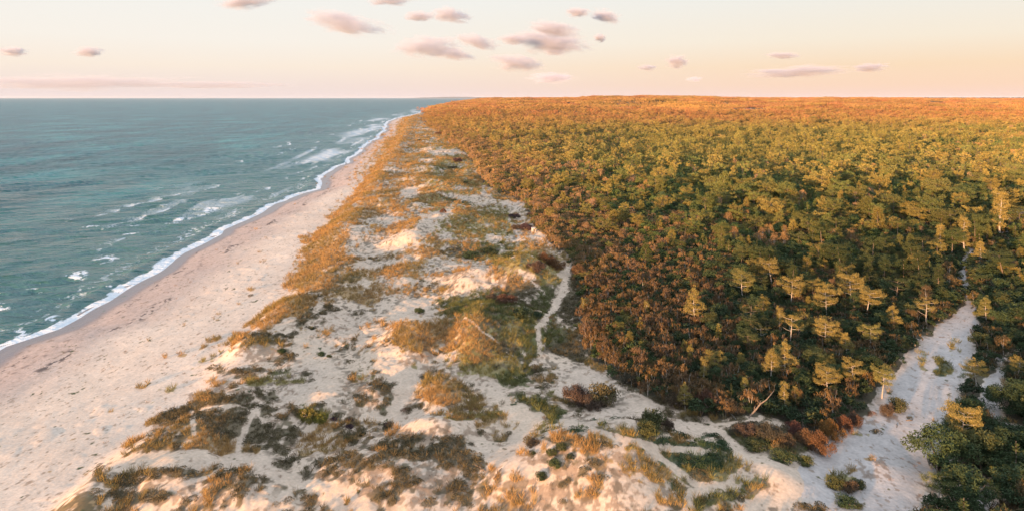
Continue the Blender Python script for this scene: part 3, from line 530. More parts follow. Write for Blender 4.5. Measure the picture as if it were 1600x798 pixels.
def spruce(seed, H=6., Rr=1.25, q=1., size=1.):
    r = random.Random(seed); T = MB(); C = MB(); T.tube([(0, 0, 0), (0, 0, H * .5), (.03, 0, H)], [.1, .07, .02], 5 if q > .5 else 3)
    nw = int(15 if q > .5 else 9)
    for w_ in range(nw):
        t = .12 + .88 * w_ / nw; rad = Rr * (1 - t) ** .8 * r.uniform(.85, 1.12) + .1
        for j in range(6 if q > .5 else 4):
            az = r.random() * 6.28; L = rad * r.uniform(.7, 1.15); nb = max(3, int(34 * q * (L / Rr + .25)))
            s_ = RNG.random(nb) * .95 + .05; th = RNG.normal(size=nb) * .2
            c = np.stack([L * s_ * np.cos(az + th), L * s_ * np.sin(az + th), t * H - .22 * L * s_ + RNG.normal(size=nb) * .05], 1)
            d = np.stack([np.cos(az + th) * .8, np.sin(az + th) * .8, .15 + RNG.random(nb) * .6], 1); d /= np.linalg.norm(d, axis=1)[:, None]
            C.leaves(c, d, .30 * size, .09 * size)
    return T, [], C
def dense(seed, H=3.8, Rr=1.9, q=1., size=1., lumps=22):
    """a many-stemmed dark mountain pine with a lumpy crown"""
    r = random.Random(seed); T = MB(); C = MB()
    for j in range(4):
        a = r.random() * 6.28; T.tube([(0, 0, 0), (math.cos(a) * .4, math.sin(a) * .4, H * .4), (math.cos(a) * Rr * .6, math.sin(a) * Rr * .6, H * .75)], [.08, .06, .02], 5 if q > .5 else 3)
    nl = lumps if q > .5 else max(8, int(lumps * .55))
    for j in range(nl):
        a = r.random() * 6.28; u = math.sqrt(r.random()); rr = Rr * u * .82; z = H * (.22 + .72 * math.sqrt(max(0, 1 - u * u * .85)) * r.uniform(.6, 1.08)); s_ = r.uniform(.42, .78) * Rr / 1.9 * (1.15 if q < .5 else 1)
        nb = int((230 if q >= 1 else 150) * q); c = np.array([math.cos(a) * rr, math.sin(a) * rr, z]) + ball(nb, s_, .75, .45); C.leaves(c, unit(nb, .8, .9), (.22 if q >= 1 else .27) * size * RNG.uniform(.6, 1.4, nb), (.07 if q >= 1 else .095) * size)
    return T, [], C
def larch(seed, H=5., Rr=1.3, q=1., size=1.):
    """thin bare or rusty twigs rising round several stems"""
    r = random.Random(seed); T = MB(); C = MB()
    ns = 4 if q > .5 else 2
    for j in range(ns):
        a = r.random() * 6.28; ln = r.uniform(.1, .5); T.tube([(0, 0, 0), (math.cos(a) * ln * .5, math.sin(a) * ln * .5, H * .5), (math.cos(a) * ln * Rr, math.sin(a) * ln * Rr, H * r.uniform(.8, 1))], [.06, .045, .012], 4 if q > .5 else 3)
    nb = int(1500 * q); z = H * (.22 + .8 * RNG.random(nb) ** .8); a = RNG.random(nb) * 6.28; rr = Rr * np.sqrt(RNG.random(nb)) * (np.sin(np.clip(z / H, 0, 1) * 2.6) * .9 + .2)
    c = np.stack([np.cos(a) * rr, np.sin(a) * rr, z], 1); cc = c[RNG.integers(0, nb, max(10, nb // 12))]; c = cc[RNG.integers(0, len(cc), nb)] + RNG.normal(size=(nb, 3)) * .16
    d = np.stack([np.cos(a) * .35, np.sin(a) * .35, np.full(nb, 1.)], 1) + RNG.normal(size=(nb, 3)) * .3; d /= np.linalg.norm(d, axis=1)[:, None]
    C.leaves(c, d, .42 * size, .05 * size); return T, [], C
def bush(seed, q=1., size=1., flat=.62, twig=False):
    """unit dome bush, radius 1"""
    r = random.Random(seed); T = MB(); C = MB()
    for j in range(7):
        a = r.random() * 6.28; T.tube([(0, 0, -.1), (math.cos(a) * .3, math.sin(a) * .3, .3), (math.cos(a) * .75, math.sin(a) * .75, .55 * r.uniform(.6, 1))], [.05, .035, .01], 5)
    for j in range(26):
        a = r.random() * 6.28; u = math.sqrt(r.random()) * .8; z = flat * math.sqrt(1 - u * u) * r.uniform(.45, 1.05); nb = int(110 * q)
        c = np.array([math.cos(a) * u, math.sin(a) * u, z]) + ball(nb, r.uniform(.2, .34), .8, .4); c[:, 2] = np.maximum(c[:, 2], .02)
        C.leaves(c, unit(nb, .9, .7), (.16 if twig else .11) * size * RNG.uniform(.7, 1.3, nb), (.022 if twig else .045) * size)
    return T, [], C
def join_mesh(name, T, LB, C, bark=None):
    parts = [C] + [T] + LB; vs = []; fs = []; mi = []; n = 0
    for i, P_ in enumerate(parts):
        if not P_.v: continue
        v = np.concatenate(P_.v); f = np.concatenate(P_.f); vs.append(v); fs.append(f + n); n += len(v); mi.append(np.full(len(f), 0 if i == 0 else 1, np.int32))
    me = mesh_np(name, np.concatenate(vs), np.concatenate(fs)); me.materials.append(M_LEAF); me.materials.append(bark or M_BARK)
    me.polygons.foreach_set('material_index', np.concatenate(mi)); return me
HIGH = {
 0: [pine(1, 7, 2.3, .52, 1, 1, 'umbrella', .5), pine(2, 7, 2.0, .30, 1, 1, 'layered'), pine(3, 6.5, 1.9, .38, 1, 1, 'round', .4), pine(4, 7, 1.7, .25, 1, 1, 'narrow'), pine(5, 7, 2.5, .45, 1, 1, 'sparse', .9, 2), pine(6, 6.6, 2.2, .42, 1, 1, 'umbrella', .8), pine(7, 7.2, 1.8, .4, 1, 1, 'layered', .4)],
 1: [spruce(11), spruce(12, 6.5, 1.1), spruce(13, 5.4, 1.4)],
 2: [dense(21), dense(22, 4.2, 1.8), dense(23, 3.3, 2.1), dense(24, 3.8, 1.7)],
 3: [larch(31), larch(32, 5.5, 1.1), larch(33, 4.2, 1.5)]}
BARKS = {0: M_PALE, 1: M_BARK, 2: M_BARK, 3: M_PALE}
HM = {k: [(T.mesh('trunk', True), [l.mesh('limb', True) for l in LB], C.mesh('crown')) for T, LB, C in v] for k, v in HIGH.items()}
HH_ = {0: [7, 7, 6.5, 7, 7, 6.6, 7.2], 1: [6, 6.5, 5.4], 2: [3.8, 4.2, 3.3, 3.8], 3: [5, 5.5, 4.2]}
for k in HM:
    for T, LB, C in HM[k]:
        T.materials.append(BARKS[k]); C.materials.append(M_LEAF)
        for l in LB: l.materials.append(BARKS[k])
GM = {k: [(T, LB, C) for T, LB, C in v] for k, v in HM.items()}
for i, (T, LB, C) in enumerate(HM[0]):
    T2 = T.copy(); T2.materials.clear(); T2.materials.append(M_BARK); L2 = []
    for l in LB: l2 = l.copy(); l2.materials.clear(); l2.materials.append(M_BARK); L2.append(l2)
    GM[0][i] = (T2, L2, C)
def kinds_collection(name, meshes):
    c = bpy.data.collections.new(name)
    for i, m_ in enumerate(meshes): c.objects.link(bpy.data.objects.new('%s_%s' % (name, 'abcdefghijklmnopqrstuvwxyz'[i]), m_))
    return c
def scatter(name, coll, P, rot, scl, idx, tint, label=None, cat=None):
    me = bpy.data.meshes.new(name); me.vertices.add(len(P)); me.vertices.foreach_set('co', np.asarray(P, np.float32).ravel())
    def at(n, t, k, v): me.attributes.new(n, t, 'POINT').data.foreach_set(k, v)
    r3 = np.zeros((len(P), 3), np.float32); r3[:, 2] = rot; at('rt', 'FLOAT_VECTOR', 'vector', r3.ravel())
    at('sc', 'FLOAT_VECTOR', 'vector', np.asarray(scl, np.float32).ravel()); at('ix', 'INT', 'value', np.asarray(idx, np.int32))
    t4 = np.ones((len(P), 4), np.float32); t4[:, :3] = tint; at('tint', 'FLOAT_COLOR', 'color', t4.ravel())
    ng = bpy.data.node_groups.new(name, 'GeometryNodeTree'); ng.interface.new_socket('Geometry', in_out='INPUT', socket_type='NodeSocketGeometry'); ng.interface.new_socket('Geometry', in_out='OUTPUT', socket_type='NodeSocketGeometry')
    Nn = ng.nodes.new; L = ng.links.new
    gi = Nn('NodeGroupInput'); go = Nn('NodeGroupOutput'); ip = Nn('GeometryNodeInstanceOnPoints'); ci = Nn('GeometryNodeCollectionInfo'); ci.inputs['Collection'].default_value = coll; ci.inputs['Separate Children'].default_value = True; ci.inputs['Reset Children'].default_value = True
    def na(n, t): x = Nn('GeometryNodeInputNamedAttribute'); x.data_type = t; x.inputs['Name'].default_value = n; return x.outputs[0]
    L(gi.outputs[0], ip.inputs['Points']); L(ci.outputs[0], ip.inputs['Instance']); ip.inputs['Pick Instance'].default_value = True
    L(na('ix', 'INT'), ip.inputs['Instance Index']); L(na('rt', 'FLOAT_VECTOR'), ip.inputs['Rotation']); L(na('sc', 'FLOAT_VECTOR'), ip.inputs['Scale']); L(ip.outputs[0], go.inputs[0])
    o = obj(name, me); md = o.modifiers.new('scatter', 'NODES'); md.node_group = ng
    tag(o, label, cat, kind='stuff'); return o

def tree_tint(kind, X, Y, x, y, rs):
    """leaf colour of a tree: kind, patch of the wood, own variation, plus sun and shade put into the tint"""
    n = len(X); v = rs.random(n); pn = fbm(X / 55., Y / 80., 3, 400); 
    base = np.zeros((n, 3)); G1 = np.array([.092, .118, .032]); G2 = np.array([.046, .064, .028]); Y1 = np.array([.155, .130, .035]); O1 = np.array([.30, .17, .06]); B1 = np.array([.25, .145, .08])
    k0 = (kind == 0)[:, None]; k1 = (kind == 1)[:, None]; k2 = (kind == 2)[:, None]; k3 = (kind == 3)[:, None]
    base = np.where(k0, lerp(Y1, G1, (v * .7)[:, None]), base); base = np.where(k1, lerp(G1 * 1.15, Y1, (v * .7)[:, None]), base)
    base = np.where(k2, lerp(G2, G1, v[:, None]), base); base = np.where(k3, lerp(B1, O1, v[:, None]), base)
    rust_glow = np.clip(ss(1050, 780, x) * ss(480, 400, y) * .5 + ss(230, 180, y) * .75 + (pn - .5) * 1.1, 0, .9) * (.3 + .7 * rs.random(n))  # rusty stands, plus the far rows' warm light and haze in the tint
    base = lerp(base, O1 * 1.05, (rust_glow * .9)[:, None])
    gld = (rs.random(n) < np.where(kind == 0, .42, .13) * (1 - .4 * ss(340, 420, y))) & (kind != 3); base = np.where(gld[:, None], lerp(base, np.array([.24, .17, .045]), .7), base)  # sunlit golden crowns put into the leaf tint
    base = base * (1 - .32 * ss(400, 460, y) * (kind == 3))[:, None]
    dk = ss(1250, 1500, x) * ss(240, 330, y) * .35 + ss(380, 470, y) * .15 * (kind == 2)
    dk = np.maximum(dk, ss(370, 450, y) * ss(960, 1060, x) * .75 * (kind != 3)) * np.where(gld & (kind != 2), 0, 1)  # crowns round the golden ones tinted darker, as in shade
    base = lerp(base, G2 * .85, dk[:, None]); base = lerp(base, np.where((pn > .5)[:, None], np.array([.30, .115, .05]), np.array([.30, .155, .05])), (ss(212, 178, y) * .85 * (.4 + .6 * rs.random(n)))[:, None])  # far orange light and haze put into the leaf tint
    base = lerp(base, np.array([.42, .23, .06]), (np.exp(-((x - 1078) / 50) ** 2 - ((y - 169) / 6) ** 2) * .8)[:, None])  # glow opposite the low sun, painted into the far leaf tint
    base = lerp(base, np.array([.20, .16, .04]), (ss(262, 250, y) * ss(196, 208, y) * ss(930, 1020, x) * ss(1500, 1380, x) * .6)[:, None]); base = base * (1 + .5 * ss(400, 250, y))[:, None]  # yellow-green spruce stand; far sunlit rows brightened in the tint
    return base * (.78 + .44 * rs.random(n))[:, None]
def pick_kind(X, Y, x, y, rs):
    n = len(X); pn = fbm(X / 40., Y / 60., 3, 410); p2 = fbm(X / 18., Y / 24., 2, 411)
    w = np.zeros((4, n))
    w[0] = .08 + .22 * ss(.45, .62, pn) + .08 * ss(500, 250, y) + .35 * ss(1150, 1200, x) * ss(400, 430, y) * ss(640, 600, y) * .5
    w[1] = .07 + .9 * ss(265, 250, y) * ss(196, 205, y) * ss(900, 1000, x) * ss(1480, 1350, x) + .2 * ss(.55, .65, p2) + .25 * ss(1350, 1450, x) * ss(450, 300, y)
    w[2] = .85 + .5 * ss(300, 420, y) - .25 * ss(1050, 850, x)
    w[3] = .06 + .5 * ss(1040, 820, x) * ss(.38, .55, p2) * (1 - .65 * ss(370, 430, y)) + .45 * ss(540, 580, y) * ss(1250, 1000, x) * ss(.35, .55, p2) + .3 * ss(260, 180, y) * ss(.5, .6, pn)
    w = np.clip(w, .01, None); w[0] *= 1 - .55 * ss(1330, 1420, x) * ss(400, 450, y); w /= w.sum(0); c = np.cumsum(w, 0); u = rs.random(n)
    return (u > c[0]).astype(int) + (u > c[1]) + (u > c[2])
def jitter_grid(y0, y1, st, rs, amax=.86, amin=-.35):
    ys = np.arange(y0, y1, st); out = []
    for y in ys:
        xs = np.arange(amin * y, amax * y + 6, st); out.append(np.stack([xs, np.full(len(xs), y)], 1))
    P = np.concatenate(out); P += (rs.random(P.shape) - .5) * st * .95; return P[:, 0], P[:, 1]
rs = np.random.default_rng(77)
TX, TY = [], []
for (a, b, st) in ((50, 170, 1.6), (170, 420, 1.95), (420, 900, 2.7), (900, 1500, 3.8)):
    X, Y = jitter_grid(a, b, st, rs); TX.append(X); TY.append(Y)
TX = np.concatenate(TX); TY = np.concatenate(TY); TH = terrain(TX, TY)
w_, tr_ = wooded(TX, TY, None); px, py = pix(TX, TY, 0)
clearing = (((px - 1168) / 36) ** 2 + ((py - 173) / 3.4) ** 2) < 1
k = w_ & ~clearing & (tr_ < .15) & (rs.random(len(TX)) < .96); TX, TY, TH, px, py = TX[k], TY[k], TH[k], px[k], py[k]

# ---- the pines that stand out, each one by itself: px of trunk foot, px row of foot and of top, shape, turn, label
HERO = [
 (1205, 452, 408, 0, 0, 'flat-topped golden pine, highest umbrella crown of the lit group above the wood front'),
 (1237, 484, 436, 5, 1, 'wide flat golden pine crown with a dark double trunk below the highest umbrella pine'),
 (1293, 502, 452, 5, 2.2, 'pale-trunked pine leaning right with its crown swept to one side'),
 (1250, 470, 440, 6, .3, 'small golden pine squeezed right behind the wide flat pine'),
 (1218, 520, 480, 3, 0, 'slim golden pine left of the pale forked pine'),
 (1235, 546, 492, 4, 0, 'pine with bright bare forked white limbs under a thin golden crown'),
 (1291, 548, 500, 2, 0, 'round-crowned pine on a short orange trunk beside the rusty bare tree'),
 (1204, 602, 546, 6, 1.2, 'thin orange pine with a wavy trunk left of the broad layered pine'),
 (1227, 594, 536, 1, 0, 'broad layered golden pine with a white straight trunk in the front rows'),
 (1226, 644, 596, 3, 2, 'narrow golden pine, left of the pair at the dark front edge'),
 (1243, 636, 604, 1, .6, 'wide layered golden pine, right of the pair at the dark front edge'),
 (1293, 622, 574, 2, .8, 'bushy golden pine with an angled trunk above the rust-red shrubs'),
 (1334, 612, 566, 5, 3.3, 'flat orange-lit pine on a pale curved trunk left of the sand track bay'),
 (1379, 622, 574, 0, 1.6, 'spreading olive pine nearest the left bank of the wide sand track'),
 (1085, 508, 452, 1, 0, 'lone bright golden conical pine standing out of the dark middle of the wood'),
 (1160, 470, 424, 2, .5, 'olive-gold round pine left of the highest umbrella pine'),
 (1190, 540, 508, 4, 3, 'half-bare pine with a bright white broken limb'),
 (911, 492, 466, 3, 0, 'small orange feathery pine standing alone right of the winding dune path'),
 (1010, 500, 470, 3, 1, 'pale slim pine in the brown scrub left of the lone conical pine'),
 (1328, 480, 430, 2, 2, 'golden round pine right of the one-sided leaning pine'),
 (1355, 500, 452, 0, 2.9, 'broad yellow pine crown in the lit slope above the track bay'),
 (1395, 520, 478, 1, 2.1, 'dense golden pine behind the left bank of the track'),
 (1360, 552, 510, 5, .9, 'olive pine with flat shelves of needles above the spreading front pine'),
 (1322, 560, 520, 6, 0, 'amber pine between the round-crowned pine and the flat shelved pine'),
 (1448, 512, 470, 4, 1, 'dead-limbed grey pine just above the upper end of the sand track'),
 (1541, 508, 466, 1, 0, 'olive conical pine standing right of the narrow upper path'),
 (1525, 612, 566, 0, .4, 'golden star-shaped pine between the two sandy tracks'),
 (1590, 600, 560, 0, 2.4, 'gold-topped pine at the frame edge above the second track'),
 (1501, 715, 638, 5, 0, 'yellow-topped pine with a pale trunk rising from the dark corner clump'),
 (1468, 795, 742, 5, 1, 'golden pine with a short white trunk at the foot of the sand track'),
 (1572, 795, 736, 0, 2, 'orange pine with a pale trunk in the lower right corner'),
 (1535, 800, 750, 2, 2, 'small yellow pine beside the sandy pocket in the lower right corner'),
 (1466, 740, 646, 2, 1, 'dark bushy pine at the left end of the corner clump by the track'),
 (1563, 372, 300, 3, 0, 'tall amber columnar pine at the top of the upper right path'),
 (1506, 398, 340, 3, 1, 'tall thin golden pine left of the dark gap in the wood'),
 (1470, 402, 352, 3, 2, 'twin-topped orange pine left of the tall thin golden pine'),
 (1533, 412, 378, 1, 0, 'small pale conical pine at the bend of the narrow upper path'),
 (1100, 600, 560, 3, 0, 'grey-green slim young pine above the dark front edge'),
 (1070, 640, 600, 1, 0, 'pale feathery young pine at the dark lower edge of the wood'),
 (1165, 625, 590, 1, 1, 'dull conical pine left of the fallen grey limb')]
def hero_parts(kind, vi, loc, rz, s, tint, label, cat, group=None, limbs=True, name='pine_tree', lib=None):
    root = bpy.data.objects.new(name, None); root.empty_display_size = .3; link(root); root.location = loc; root.rotation_euler = (0, 0, rz); root.scale = s
    tag(root, label, cat, group)
    T, LB, C = (lib or HM)[kind][vi]
    c = obj('crown', C, None, root); c['tint'] = [float(t) for t in tint]
    t = obj('trunk', T, None, root)
    if limbs:
        for l in LB: obj('limb', l, None, t)
    return root
hx, hy = [], []
for (bx, by, ty, vi, rz, lab) in HERO:
    X, Y, Z = hit(bx, by); H = (by - ty) * Y / F * 1.02; s_ = H / HH_[0][vi]; w = s_ * random.uniform(.95, 1.12)
    tc_ = np.array([.26, .19, .055]) if ty < 640 and 'dark' not in lab[:5] else np.array([.13, .13, .04])  # low golden sun on these crowns put into their leaf tint
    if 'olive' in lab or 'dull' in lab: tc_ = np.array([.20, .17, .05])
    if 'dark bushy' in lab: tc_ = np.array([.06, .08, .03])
    kd = 2 if 'dark bushy' in lab else 0
    if kd: s_ = H / 3.4 * .8; w = s_ * 1.1
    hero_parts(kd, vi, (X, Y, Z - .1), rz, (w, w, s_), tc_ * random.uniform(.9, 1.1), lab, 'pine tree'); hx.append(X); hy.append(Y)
hx = np.array(hx); hy = np.array(hy)
block = np.zeros(len(TX), bool)
for X, Y in zip(hx, hy): block |= (np.abs(TX - X * TY / Y) < 1.3) & (TY > Y - 5.5) & (TY < Y + 1.2)
keepb = ~block | (rs.random(len(TX)) < .0); TX, TY, TH, px, py = TX[keepb], TY[keepb], TH[keepb], px[keepb], py[keepb]
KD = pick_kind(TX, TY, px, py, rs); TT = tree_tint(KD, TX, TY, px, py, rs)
# sizes: smaller at the edges and in front, tall here and there
edge = ss(690, 560, py); sc_ = (.40 + .56 * rs.random(len(TX)) ** 2.2) * (.8 + .45 * fbm(TX / 14., TY / 18., 2, 440)) * np.where(KD == 2, 1.0, 1.0) * (1 + .18 * ss(200, 700, TY))
sc_ = sc_ * np.where((KD == 0) & (py > 470) , .78, 1) * np.where((KD == 0) & (rs.random(len(TX)) < .2), 1.3, 1)
sc_ *= np.where((KD != 2) & (py > 560), .8, 1)
fr = np.zeros(len(TX), bool)
for dY in (3, 6):
    w2, _ = wooded(TX - TX / TY * dY, TY - dY); fr |= ~w2
ed = np.zeros(len(TX))
for dx_ in (5, 11, 18, 28, 42): w2, _ = wooded(TX - dx_, TY); ed += w2
sc_ *= np.where((px < 1100) & (TY < 2000), .5 + .1 * ed, 1)
ft = np.zeros(len(TX))
for dY in (2, 4, 6, 9, 12, 15): _, t2 = wooded(TX * (TY + dY) / TY, TY + dY, None, .3); ft = np.maximum(ft, t2)
sc_ *= np.where(ft > .35, .42, 1); cl_ = (px > 1425) & (py > 640); sc_ = np.where(cl_, .72 + .35 * rs.random(len(TX)), sc_ * np.where(fr, .7, 1)); KD = np.where((fr | cl_) & (KD == 0), 2, KD); KD = np.where(fr & ~cl_ & (px < 1150) & (rs.random(len(TX)) < .25), 3, KD)
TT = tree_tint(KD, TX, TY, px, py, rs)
sc_ *= 1 - .12 * ss(300, 420, py) * (px < 1430); wid = sc_ * (.95 + .35 * rs.random(len(TX))) * np.where(KD == 2, 1.15, 1); rot = rs.random(len(TX)) * 6.28
vis = (px > -15) & (px < 1615) & (py < 880)
order = np.argsort(TY)
ind = np.zeros(len(TX), bool); cnt = {0: 0, 1: 0, 2: 0, 3: 0}; LIM = {0: 240, 1: 140, 2: 290, 3: 170}
NM = {0: 'pine_tree', 1: 'spruce_tree', 2: 'mountain_pine', 3: 'bare_tree'}; CT = {0: 'pine tree', 1: 'spruce tree', 2: 'mountain pine', 3: 'leafless tree'}
LK = {0: ['gold-green pine with shelved branches', 'olive pine with open shelved crown', 'rusty-toned pine with open crown'], 1: ['slender green spruce', 'yellowish cone-shaped spruce', 'rusty cone-shaped spruce'],
      2: ['dark lumpy mountain pine', 'mid-green lumpy mountain pine', 'brownish lumpy mountain pine'], 3: ['dark brown twiggy tree', 'pale brown twiggy tree', 'orange-brown twiggy tree']}
def zone(x, y, Y):
    if y > 770: return 'at the bottom right corner'
    if x > 1430 and y > 640: return 'in the corner clump beside the sand track'
    if x > 1590 and y > 500: return 'beyond the second track at the frame edge'
    if x > 1480 and y > 520: return 'between the two sandy tracks'
    if x > 1500 and y > 400: return 'right of the narrow upper path'
    if x > 1330 and y > 540: return 'on the left bank of the sand track'
    if y > 600 and x > 1180: return 'behind the rust-red shrubs'
    if y > 590: return 'above the creeping plants'
    if x < 960 and y > 480: return 'right of the winding dune path'
    if y > 520 and x < 1180: return 'in the brown scrub front'
    if y > 500: return 'among the golden front pines'
    if x < 1000: return 'at the dune side of the wood'
    if x < 1200: return 'behind the lone conical pine'
    return 'behind the golden umbrella pines'
for i in order:
    if not vis[i]: continue
    k_ = int(KD[i])
    if cnt[k_] >= LIM[k_]: continue
    if all(cnt[j] >= LIM[j] or j == k_ for j in cnt) and TY[i] > 400: break
    cnt[k_] += 1; ind[i] = True
    vi = int(rs.integers(0, len(HM[k_]))); t = TT[i]
    hue = 2 if t[0] > t[1] * 1.35 else (1 if t[0] + t[1] > (.16 if k_ == 2 else .25) else 0)
    size = 'tall ' if sc_[i] > 1.0 else ('low ' if sc_[i] < .6 else '')
    z = zone(px[i], py[i], TY[i]); lab = size + LK[k_][hue] + ' ' + z
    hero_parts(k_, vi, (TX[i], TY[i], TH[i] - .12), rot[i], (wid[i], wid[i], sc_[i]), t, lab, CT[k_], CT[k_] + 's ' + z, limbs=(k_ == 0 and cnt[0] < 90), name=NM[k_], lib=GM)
rest = ~ind
# levels of detail for the rest of the wood
def lod(q, size):
    out = []; rr = RNG
    for s_ in (41, 42, 43, 44): out.append(join_mesh('tree', *pine(s_, [7, 6.5, 7, 6.8][s_ - 41], [2.3, 2.0, 1.8, 2.4][s_ - 41], [.5, .35, .3, .45][s_ - 41], q, size, ['umbrella', 'round', 'layered', 'round'][s_ - 41], .4)))
    for s_ in (51, 52): out.append(join_mesh('tree', *spruce(s_, 6, 1.3, q, size)))
    for s_ in (61, 62, 63, 64): out.append(join_mesh('tree', *dense(s_, 3.8, 1.9, q, size)))
    for s_ in (71, 72): out.append(join_mesh('tree', *larch(s_, 5, 1.4, q, size), bark=M_PALE))
    return out
OFF = np.array([0, 4, 6, 10]); NV = np.array([4, 2, 4, 2])
ix = OFF[KD] + (rs.random(len(TX)) * NV[KD]).astype(int)
c_mid = kinds_collection('wood_mid', lod(.6, 1.35)); c_low = kinds_collection('wood_low', lod(.16, 2.4))
allP = []; 
near_ = rest & (TY < 260); far_ = rest & (TY >= 260)
scl = np.stack([wid, wid, sc_], 1)
# one object: both levels of detail joined through one collection
both = bpy.data.collections.new('wood_kinds')
ml = [o.data for o in c_mid.objects] + [o.data for o in c_low.objects]
for i, m_ in enumerate(ml): both.objects.link(bpy.data.objects.new('wood_tree_%02d' % i, m_))
# far wood in blocks of thirty metres
def block_mesh(seed):
    r = np.random.default_rng(seed); C = MB()
    for j in range(52):
        x, y = (r.random(2) - .5) * 30; k_ = r.random(); H = r.uniform(3.5, 7.5); Rr = r.uniform(1.2, 2.4)
        nb = 26
        if k_ < .35: z = r.random(nb); rr = (1 - z) * Rr * .8; a = r.random(nb) * 6.28; c = np.stack([x + rr * np.cos(a), y + rr * np.sin(a), H * (.2 + .8 * z)], 1)
        else: c = np.array([x, y, H * .72]) + ball(nb, Rr, .75, .7)
        C.leaves(c, unit(nb, .8, .8), 1.15, .55)
    return C.mesh('block')
blocks = [block_mesh(900 + i) for i in range(6)]
for b_ in blocks: b_.materials.append(M_LEAF)
for i, m_ in enumerate(blocks): both.objects.link(bpy.data.objects.new('wood_tree_%02d' % (90 + i), m_))
BX, BY = [], []
for (a, b, st) in ((1500, 2600, 23.), (2600, 4300, 27.), (4300, 9000, 60.)):
    X, Y = jitter_grid(a, b, st, rs, .84, -.4); BX.append(X); BY.append(Y)
BX = np.concatenate(BX); BY = np.concatenate(BY); BH = terrain(BX, BY); wb, _ = wooded(BX, BY, None, 0); bx_, by_ = pix(BX, BY, 0)
clr = (((bx_ - 1168) / 36) ** 2 + ((by_ - 173) / 3.4) ** 2) < 1
wb &= ~clr; BX, BY, BH, bx_, by_ = BX[wb], BY[wb], BH[wb], bx_[wb], by_[wb]
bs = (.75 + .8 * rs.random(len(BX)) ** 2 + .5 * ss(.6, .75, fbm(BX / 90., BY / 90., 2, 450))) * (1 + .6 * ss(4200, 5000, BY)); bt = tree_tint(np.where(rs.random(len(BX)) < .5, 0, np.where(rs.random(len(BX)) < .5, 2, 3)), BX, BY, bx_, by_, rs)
UX, UY = jitter_grid(55, 190, 1.2, rs); wu, tu = wooded(UX, UY); UX, UY = UX[wu & (tu < .2)], UY[wu & (tu < .2)]; UH = terrain(UX, UY); ux, uy = pix(UX, UY, 0)
us = .26 + .34 * rs.random(len(UX)); 
UX2, UY2 = jitter_grid(190, 800, 2.3, rs); e2 = np.zeros(len(UX2)); w0_, _ = wooded(UX2, UY2)
for dx_ in (12, 30): w2, _ = wooded(UX2 - dx_, UY2); e2 += w2
k2 = w0_ & (e2 < 2); UX = np.concatenate([UX, UX2[k2]]); UY = np.concatenate([UY, UY2[k2]]); UH = terrain(UX, UY); ux, uy = pix(UX, UY, 0); us = (.22 + .3 * rs.random(len(UX))) * (1 + .6 * ss(180, 300, UY))
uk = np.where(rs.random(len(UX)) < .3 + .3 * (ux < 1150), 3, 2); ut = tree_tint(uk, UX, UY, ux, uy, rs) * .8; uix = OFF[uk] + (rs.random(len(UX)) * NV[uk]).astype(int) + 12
P = np.concatenate([np.stack([UX, UY, UH - .1], 1), np.stack([TX, TY, TH - .12], 1)[rest], np.stack([BX, BY, BH - .3], 1)])
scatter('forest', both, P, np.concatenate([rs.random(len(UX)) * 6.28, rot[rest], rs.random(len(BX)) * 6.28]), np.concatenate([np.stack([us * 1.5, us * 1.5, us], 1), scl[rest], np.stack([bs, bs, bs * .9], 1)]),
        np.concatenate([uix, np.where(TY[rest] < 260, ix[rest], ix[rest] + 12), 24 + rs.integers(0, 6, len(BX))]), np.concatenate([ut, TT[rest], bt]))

# ------------------------------------------------------------------ grass and heath on the dunes
def tuft(seed, n=26, H=.78, spread=.32, w=.035, splay=.55):
    r = np.random.default_rng(seed); C = MB(); a = r.random(n) * 6.28; rr = spread * np.sqrt(r.random(n)); h = H * r.uniform(.6, 1.1, n)
    d = np.stack([np.cos(a) * splay, np.sin(a) * splay, np.ones(n)], 1) + r.normal(size=(n, 3)) * .2; d /= np.linalg.norm(d, axis=1)[:, None]
    c = np.stack([np.cos(a) * rr, np.sin(a) * rr, h * .42], 1) + d * .05; C.leaves(c, d, h, w); return C
def mat_patch(seed, n=90, r_=.5, h=.2):
    r = np.random.default_rng(seed); C = MB(); a = r.random(n) * 6.28; rr = r_ * np.sqrt(r.random(n)); z = h * (1 - (rr / r_) ** 2 * .7) * r.uniform(.4, 1, n)
    c = np.stack([np.cos(a) * rr, np.sin(a) * rr, z + .01], 1); C.leaves(c, unit(n, .6, .9), .13, .06); return C
TM = [tuft(1).mesh('t'), tuft(2, 30, .7, .38).mesh('t'), tuft(3, 22, .9, .25).mesh('t'), mat_patch(4, 120, .5, .34).mesh('m'), mat_patch(5, 140, .6, .42).mesh('m'), mat_patch(6, 90, .45, .26).mesh('m'), tuft(7, 14, .34, .3, .03, .9).mesh('t')]
for m_ in TM: m_.materials.append(M_GRASS)
c_tuft = kinds_collection('tuft_kind', TM)
GX, GY, GS = [], [], []
for (a, b, st, s_) in ((54, 80, .40, .85), (80, 120, .50, .95), (120, 200, .72, 1.15), (200, 340, 1.15, 1.6), (340, 620, 2.1, 2.4), (620, 1300, 4.2, 3.8)):
    X, Y = jitter_grid(a, b, st, rs, .80, -.62)
    k = (X > foot(Y) - 24) & ((X < np.interp(Y, egY, egX) + 30) | (Y < 112)); X, Y = X[k], Y[k]; GX.append(X); GY.append(Y); GS.append(np.full(len(X), s_))
GX = np.concatenate(GX); GY = np.concatenate(GY); GS = np.concatenate(GS)
Wt, Pm, gx_, gy_ = cover(GX, GY); Cv = coverage(GX, GY, Wt, .12)
DEN = np.array([.85, .75, .8, .7, .7, .30, .85])[:, None]; Cv = Cv * DEN
tot = Cv.max(0); kk = Cv.argmax(0); wd_, _ = wooded(GX, GY)
sel = (rs.random(len(GX)) < tot) & ~wd_ & (tot > .1)
